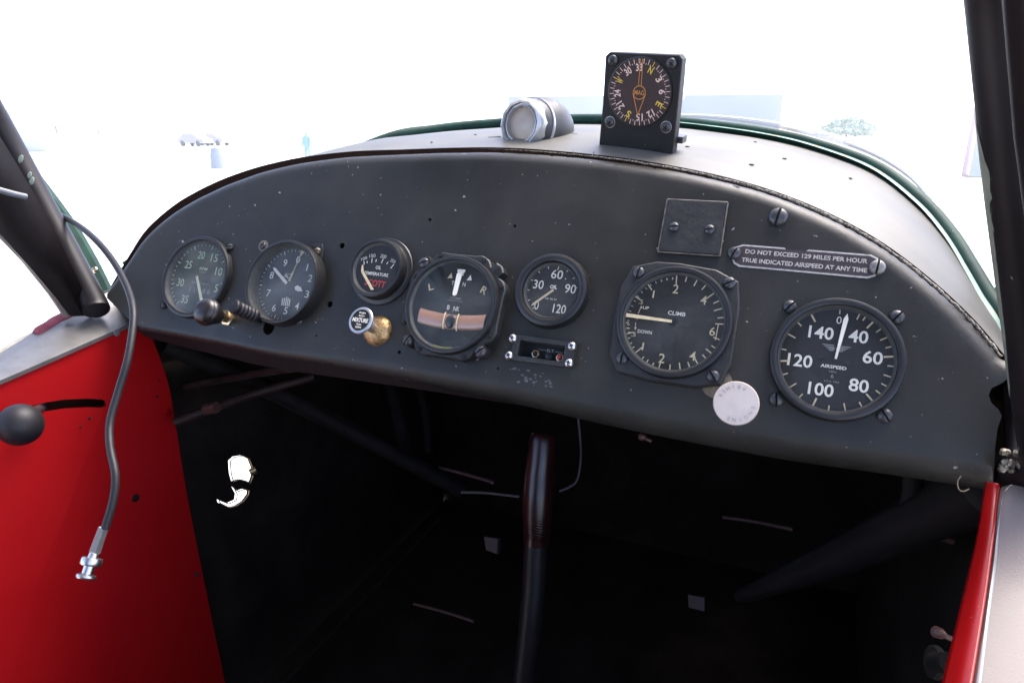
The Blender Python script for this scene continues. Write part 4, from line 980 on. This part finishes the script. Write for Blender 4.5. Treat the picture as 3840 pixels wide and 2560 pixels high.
mb = MB(); hr = [Vector((-.696, q[0], q[1])) for q in hpA]; hr.append(hr[0]); mb.tube([q - org for q in hr], .0008, 6); mb.build('opening_rim', 'copper', t)
mb = MB(); hr = [Vector((-.696, q[0], q[1])) for q in hpB]; hr.append(hr[0]); mb.tube([q - org for q in hr], .0008, 6); mb.build('opening_rim', 'copper', t)
mb = MB(); mb.tube([PX(574, 1085, -.685) - org, PX(588, 1078, -.68) - org], .005, 10); mb.build('bolt', 'copper', t)
org = Vector((.13, .3, -.3)); mb = MB(); mb.box(.125, .13, .02, .95, -1.0, .12); tag(mb.build('right_fuselage_skin', 'fw', None, org=org), 'black right fuselage skin behind the diagonal brace in the footwell', 'fuselage skin')
# frame tubes
def tubething(name, label, cat, px, r, m='fw2', n=12, **k):
    pts = [P(*q) for q in px]; org = pts[0]; mb = MB(); mb.tube([q - org for q in spline(pts, 4)], r, n)
    o = mb.build(name, m, None, Mw=A @ Matrix.Translation(org)); tag(o, label, cat); return o
tubething('diagonal_brace', 'grey diagonal frame tube crossing the dark footwell towards the stick', 'frame tube', [(380, 790, .10), (640, 905, .22), (900, 1040, .34), (1060, 1125, .42)], .011)
tubething('frame_tube', 'thin brown frame tube just beneath the panel at left', 'frame tube', [(425, 887, .16), (560, 862, .14), (690, 843, .11), (800, 835, .08)], .0045, 'bar2')
tubething('control_rod', 'brownish rod with a bolt joint under the left end of the panel', 'control rod', [(400, 970, .10), (480, 940, .12), (580, 905, .16), (720, 865, .20)], .0050, 'bar2')
tubething('cross_tube', 'faint upright frame tube behind the left of the control stick', 'frame tube', [(880, 830, .40), (915, 950, .40), (935, 1060, .40)], .010)
tubething('rear_brace', 'wide flat dark brace slanting down from the lower right panel corner', 'frame brace', [(2270, 1120, .06), (2110, 1195, .12), (1900, 1290, .22), (1700, 1370, .32)], [.020, .019, .019, .018, .018, .018, .017, .016, .015, .013, .011, .009, .007], m='pipe', n=16)
tubething('air_hose', 'dark hose dropping behind the panel toward the flat brace at right', 'hose', [(2098, 1070, .10), (2096, 1130, .11), (2080, 1180, .12), (2058, 1215, .13)], .007)
mb = MB(); q = P(488, 937, .115); mb.tube([Vector((-.009, 0, -.003)), Vector((.0, 0, 0)), Vector((.006, 0, .002))], .0062, 10)
tag(mb.build('rod_bolt', 'bar', None, Mw=A @ Matrix.Translation(q)), 'dull brass bolt on the rod near the red wall', 'bolt')
def barthing(name, label, cat, a, b, w, h, m, Y):
    A0, B0 = P(*a, Y), P(*b, Y); org = A0; mb = MB(); D_ = B0 - A0; mb.tube([D_ * k / 6 + Vector((0, 0, .0012 * math.sin(math.pi * k / 6))) for k in range(7)], [h * (.35 + .1 * k / 6) for k in range(7)], 10)
    return tag(mb.build(name, m, None, Mw=A @ Matrix.Translation(org)), label, cat)
barthing('rudder_pedal_bar', 'brown rudder pedal bar left of the maroon stick grip', 'pedal', (1008, 1074), (1135, 1108), .012, .006, 'bar', .40)
barthing('rudder_pedal_bar', 'brown rudder pedal bar in the footwell right of the stick', 'pedal', (1660, 1187), (1820, 1215), .012, .006, 'bar', .40)
barthing('rudder_pedal_bar', 'brown rudder pedal bar lowest in the footwell, left of the stick tube', 'pedal', (950, 1386), (1088, 1426), .012, .005, 'bar', .42)
for o in [o for o in S.objects if o.name.startswith('rudder_pedal_bar')]: o['group'] = 'rudder pedal bars'
for lab, pts in (('small pale metal clip in the footwell left of the stick tube', ((1112, 1232), (1143, 1237), (1142, 1272), (1116, 1262))), ('small pale metal clip low in the footwell right of the stick tube', ((1580, 1365), (1618, 1372), (1618, 1403), (1582, 1394)))):
    q = [P(u, v, .42) for u, v in pts]; org = q[0]; mb = MB(); mb.add([p_ - org for p_ in q] + [p_ - org + Vector((0, .01, 0)) for p_ in q], [(0, 1, 2, 3), (4, 7, 6, 5), (0, 4, 5, 1), (1, 5, 6, 2), (2, 6, 7, 3), (3, 7, 4, 0)], 0, False)
    tag(mb.build('floor_clip', mat('clip_metal', (.08, .05, .043), .6), None, Mw=A @ Matrix.Translation(org)), lab, 'clip', 'floor clips')
mb = MB(); w1 = spline([P(u, v, .25) for u, v in ((1327, 950), (1332, 1000), (1334, 1050), (1326, 1100), (1308, 1118), (1285, 1128))], 5); org = w1[0]; mb.tube([q - org for q in w1], .0012, 6)
tag(mb.build('hanging_wire', 'wire', None, Mw=A @ Matrix.Translation(org)), 'thin pale wire hanging from the panel beside the grip', 'wire')
mb = MB(); w1 = spline([P(u, v, .38) for u, v in ((1060, 1130), (1110, 1131), (1150, 1135), (1192, 1140))], 5); org = w1[0]; mb.tube([q - org for q in w1], .0018, 6)
tag(mb.build('pedal_cable', 'wire', None, Mw=A @ Matrix.Translation(org)), 'pale control cable running left from behind the stick grip', 'cable')
mb = MB(); w1 = spline([P(u, v, y) for u, v, y in ((1012, 1188, .50), (840, 1370, .40), (640, 1580, .28))], 5); org = w1[0]; mb.tube([q - org for q in w1], .0016, 6)  # seam line of the floor, drawn as a thin raised tube
tag(mb.build('floor_seam', 'fw2', None, Mw=A @ Matrix.Translation(org)), 'long faint floor seam, built as a thin tube, slanting to the lower left', 'cable')
tubething('upright_tube', 'faint second upright tube behind the cross tube in the footwell', 'frame tube', [(950, 850, .42), (975, 940, .42), (985, 1040, .42)], .006)
org = P(440, 1140, .30); mb = MB(); q = [P(u, v, .30) for u, v in ((425, 1072), (462, 1078), (458, 1150), (445, 1210), (430, 1190))]
mb.add([p_ - org for p_ in q] + [p_ - org + Vector((.0, .004, 0)) for p_ in q], [(0, 1, 2, 3, 4), (9, 8, 7, 6, 5)] + [(i, (i + 1) % 5, 5 + (i + 1) % 5, 5 + i) for i in range(5)], 0, False)
tag(mb.build('gusset_plate', mat('gusset_grey', (.03, .026, .022), .7, var=.3, vscale=60), None, Mw=A @ Matrix.Translation(org)), 'dim grey gusset plate half hidden behind the red wall edge', 'gusset')
for nm, lab, u, v, y_, r_2, mm in (('pipe_fitting', 'small dull reddish fitting under the flat brace at right', 2138, 1224, .14, .007, 'bar'), ('wing_nut', 'small brassy wing nut above the round latch knob at lower right', 2155, 1452, .02, .0035, 'bar'), ('rivet_head', 'tiny reddish rivet head below the panel lip right of the grip', 1476, 1003, .10, .0032, 'bar')):
    org = P(u, v, y_); mb = MB(); mb.lathe([(r_2 * .5, .004), (r_2, .002), (r_2 * .9, -.002), (r_2 * .45, -.005), (.0001, -.006)], n=10, T=Matrix.Rotation(.6, 4, 'Z')); mb.tube([Vector((0, 0, 0)), Vector((r_2 * 2.2, .003, -.002))], r_2 * .45, 8)
    tag(mb.build(nm, mm, None, Mw=A @ Matrix.Translation(org)), lab, nm.replace('_', ' '))
# control stick
sp = [(1247, 996, .205), (1246, 1012, .205), (1243, 1050, .207), (1239, 1090, .21), (1236, 1140, .213), (1234, 1190, .217), (1233, 1230, .22), (1231, 1250, .222)]
org = P(1231, 1560, .26)
t = thing('control_stick', 'maroon hand grip on a dark control stick rising from the footwell', 'control stick', org)
mb = MB(); gp = [P(*q) - org for q in sp]; mb.tube(spline(gp, 4), [x * 1.0 for x in (.011, .0122, .0130, .0134, .0138, .0140, .0142, .0144, .0146, .0148, .0150, .0152, .0154, .0156, .0158, .016, .0160, .0158, .0156, .0154, .0150, .0146, .0142, .0138, .0134, .0130, .0128, .0126, .0124)], 28)
mb.build('grip', 'grip', t)
mb = MB()
for k in range(11):
    q = P(1234 - k * .1, 1180 + k * 6, .217) - org; rr = .0156 - k * .0003
    mb.tube([q + Vector((rr * math.cos(R(a)), rr * math.sin(R(a)), 0)) for a in range(200, 341, 20)], .0004, 5)
mb.build('grip_ribs', 'grip', t)
mb = MB(); gc = P(1240, 1062, .2085) - org
mb.tube([gc + Vector((.0128 * math.sin(R(a)), -.0142 * math.cos(R(a)), .0055 * abs(a + 12) / 45 - .003)) for a in range(-58, 40, 6)], .0007, 6); mb.build('grip_notch', 'dark', t)
mb = MB(); mb.tube([q - org for q in spline([P(1232, 1240, .221), P(1228, 1330, .23), P(1219, 1440, .24), P(1203, 1590, .26), P(1195, 1650, .27)], 5)], .0125, 20); mb.build('stick_tube', 'pipe', t)

# ------------------------------------------------------------------ cabin shell round the camera (unseen, added to block and shape the light)
def wbox(name, b, m, label=None, cat=None, kind=None):
    mb = MB(); mb.box(*b); c_ = Vector(((b[0] + b[1]) / 2, (b[2] + b[3]) / 2, (b[4] + b[5]) / 2)); mb.v = [tuple(Vector(q) - c_) for q in mb.v]
    o = mb.build(name, m, None, Mw=Matrix.Translation(c_)); return tag(o, label, cat, kind=kind)
wbox('unseen_roof', (-.72, -.02, -1.6, -.10, .56, .58), 'lining', 'unseen lined cabin roof, added to shade the cockpit', 'cabin roof')  # unseen, placed to shade the cockpit from the sky
wbox('unseen_seat', (-.66, .08, -1.5, -.62, -.64, -.18), 'fw2', 'unseen dark seat base behind the camera, added to block light', 'seat')  # unseen, placed to keep light off the footwell
wbox('unseen_door', (.150, .165, -1.6, -.10, -.70, -.28), 'redtrim', 'unseen red lower right door, added to limit light in the footwell', 'door')  # unseen, its height set by the light let in from the right
wbox('unseen_bulkhead', (-.72, .16, -1.62, -1.6, -.5, .55), 'fw2', 'unseen rear bulkhead, added to block light from behind', 'bulkhead')  # unseen, placed to stop light coming in from behind
# ------------------------------------------------------------------ outside
GZ = CAMW.z - 1.75
mb = MB(); mb.add([(-900, -900, GZ), (900, -900, GZ), (900, 1500, GZ), (-900, 1500, GZ)], [(0, 1, 2, 3)], 0, False)
tag(mb.build('ground', mat('pale_concrete', (.5, .49, .45), .9, var=.1, vscale=.3), None, Mw=Matrix.Identity(4)), kind='structure')
def onground(u, dist):
    q = G(u, 301, dist); return Vector((q.x, q.y, GZ))
mb = MB(); c_ = onground(120, 62); mb.v = []; mb.add([onground(60, 52), onground(420, 70), onground(420, 84), onground(60, 66)], [(0, 1, 2, 3)], 0, False)
mb.v = [(x, y, z + .004) for x, y, z in mb.v]; tag(mb.build('grass_strip', mat('dry_grass', (.33, .34, .16), .9, var=.2, vscale=.8), None, Mw=Matrix.Identity(4)), kind='structure')
def building(name, label, u0, d0, u1, d1, vtop0, col, roofcol, wincol, nwin, roofh=.0, depth=15):
    a, b = onground(u0, d0), onground(u1, d1); top = G(u0, vtop0, d0).z - GZ; dv = (b - a); nrm = Vector((-dv.y, dv.x, 0)).normalized()
    if nrm.dot(a - CAMW) < 0: nrm = -nrm
    t = thing(name, label, 'building', Mw=Matrix.Translation(a)); mb = MB()
    p = [Vector(), dv, dv + nrm * depth, nrm * depth]; hh = Vector((0, 0, top))
    mb.add(p + [q + hh for q in p], [(0, 1, 5, 4), (1, 2, 6, 5), (2, 3, 7, 6), (3, 0, 4, 7), (4, 5, 6, 7)], 0, False); mb.build('wall', mat('w', col, .8), t)
    if roofh:
        mb = MB(); n0 = -nrm * .4; mb.add([hh * (1 - roofh) + n0, dv + hh * (1 - roofh) + n0, dv + hh * 1.05 + nrm * depth * .5, hh * 1.05 + nrm * depth * .5], [(0, 1, 2, 3)], 0, False); mb.build('roof', mat('r', roofcol, .6), t)
    for k in range(nwin):
        f0 = (k + .25) / nwin; f1 = (k + .8) / nwin; mb = MB(); off = -nrm * .06
        mb.add([dv * f0 + hh * .42 + off, dv * f1 + hh * .42 + off, dv * f1 + hh * .62 + off, dv * f0 + hh * .62 + off], [(0, 1, 2, 3)], 0, False); mb.build('window', mat('wi', wincol, .3), t)
    return t
building('hangar', 'long white hangar with a bluish roof band far beyond the left side', 100, 75, 570, 150, 252, (.6, .6, .6), (.33, .40, .43), (.24, .28, .32), 9, .22, 18)
building('grey_hangar', 'low grey hangar far ahead, showing behind the lamp and compass', 1168, 120, 1790, 120, 222, (.38, .41, .43), (.3, .33, .35), (.22, .25, .28), 0, 0, 25)
# tiny distant things
def car(u, dist, label, col, L=4.2, rot=0):
    c_ = onground(u, dist); t = thing('parked_car', label, 'car', Mw=Matrix.Translation(c_) @ Matrix.Rotation(rot, 4, 'Z'), group='cars parked by the hangar')
    mb = MB(); pr = [(-L / 2, .35), (L / 2, .35), (L / 2, .85), (L * .32, .95), (L * .18, 1.4), (-L * .25, 1.42), (-L * .42, .95), (-L / 2, .85)]; mb.prism(pr, .8, -.8, bev=.05); mb.build('body', mat('c', col, .4), t)
    for x in (-L * .3, L * .3):
        for s_ in (-.82, .62):
            mb = MB(); mb.lathe([(.33, s_ + .2), (.33, s_), (.0001, s_)], cx=x, cz=.33, n=16); mb.build('wheel', 'lining', t)
car(445, 95, 'dark parked car standing before the white hangar, left of another', (.42, .42, .44)); car(490, 98, 'smaller looking grey parked car right of the dark one', (.46, .46, .48))
c_ = onground(803 / 1.6327, 38); mb = MB(); mb.lathe([(.34, 0), (.33, -.6), (.24, -.95), (.1, -1.05), (.0001, -1.06)], n=20, T=Matrix.Rotation(R(-90), 4, 'X'))
tag(mb.build('covered_drum', mat('dk', (.22, .25, .28), .6), None, Mw=Matrix.Translation(c_)), 'dark rounded covered drum standing alone on the apron at left', 'drum')
# person in blue far away
c_ = onground(702, 42); t = thing('person', 'distant person in a light blue shirt just above the panel edge', 'person', Mw=Matrix.Translation(c_))
me = bpy.data.meshes.new('body'); V = [(0, 0, .95), (0, 0, 1.2), (0, 0, 1.42), (0, 0, 1.52), (0, 0, 1.68), (-.11, 0, .9), (-.12, .02, .48), (-.13, 0, .06), (.11, 0, .9), (.12, .02, .48), (.13, 0, .06), (-.2, 0, 1.4), (-.27, 0, 1.12), (-.25, -.08, .88), (.2, 0, 1.4), (.27, 0, 1.12), (.25, -.08, .88)]
me.from_pydata(V, [(0, 1), (1, 2), (2, 3), (3, 4), (0, 5), (5, 6), (6, 7), (0, 8), (8, 9), (9, 10), (2, 11), (11, 12), (12, 13), (2, 14), (14, 15), (15, 16)], [])
o = bpy.data.objects.new('body', me); S.collection.objects.link(o); o.parent = t; sk_ = o.modifiers.new('k', 'SKIN')
for i, r__ in enumerate((.15, .15, .14, .055, .1, .1, .07, .05, .1, .07, .05, .065, .05, .04, .065, .05, .04)): me.skin_vertices[0].data[i].radius = (r__, r__)
me.skin_vertices[0].data[0].use_root = True; o.modifiers.new('d', 'SUBSURF').levels = 1; me.materials.append(mat('blue_clothes', (.22, .4, .66), .8))
# bush
def bush(u, dist, w, h, label, name='bush'):
    c_ = onground(u, dist); mb = MB(); random.seed(3)
    for k in range(900):
        a = random.uniform(0, 6.28); b = random.uniform(-.3, 1.2); r__ = random.uniform(.55, 1) * (1 + .3 * noise.noise(Vector((a * 1.3, b * 2, 0))))
        q = Vector((math.cos(a) * math.cos(b) * w / 2 * r__, math.sin(a) * math.cos(b) * w / 2 * r__, h * .45 + math.sin(b) * h * .55 * r__)); s_ = random.uniform(.12, .3)
        n1 = Vector((random.gauss(0, 1), random.gauss(0, 1), random.gauss(0, 1))).normalized(); n2 = n1.orthogonal().normalized()
        mb.add([q + n1 * s_, q + n2 * s_, q - n1 * s_, q - n2 * s_], [(0, 1, 2, 3)], 0, False)
    t = thing(name, label, 'bush', Mw=Matrix.Translation(c_)); mb.build('foliage', mat('leaf', (.17, .27, .19), .7, var=.3, vscale=1), t)
    mb = MB(); mb.tube([(0, 0, 0), (0, 0, h * .5)], .15, 8); mb.build('stem', 'bar', t)
bush(1945, 110, 7.5, 3.6, 'round green bush on the horizon above the right part of the deck')
q = onground(1912, 130); mb = MB(); mb.tube([(0, 0, 0), (0, 0, 9.5)], .09, 8); tag(mb.build('lamp_pole', mat('pole', (.4, .38, .4), .6), None, Mw=Matrix.Translation(q)), 'thin distant pole rising behind the green bush', 'pole')
# pale green flap beyond the right post
org = P(2240, 400, .30); q = [P(u, v, .30) for u, v in ((2217, 404), (2248, 240), (2330, 240), (2330, 408))]
t = thing('side_window_flap', 'pale grey green panel with a pink edge showing left of the right post', 'window flap', org)
mb = MB(); mb.add([p_ - org for p_ in q] + [p_ - org + Vector((0, .004, 0)) for p_ in q], [(0, 1, 2, 3), (4, 7, 6, 5), (0, 4, 5, 1), (1, 5, 6, 2), (2, 6, 7, 3), (3, 7, 4, 0)], 0, False); mb.build('panel', mat('flap_green', (.30, .36, .33), .6, var=.25, vscale=25), t)
mb = MB(); mb.tube([q[0] - org, q[1] - org], .0035, 8); mb.build('edge_strip', mat('flap_pink', (.55, .38, .36), .6), t)
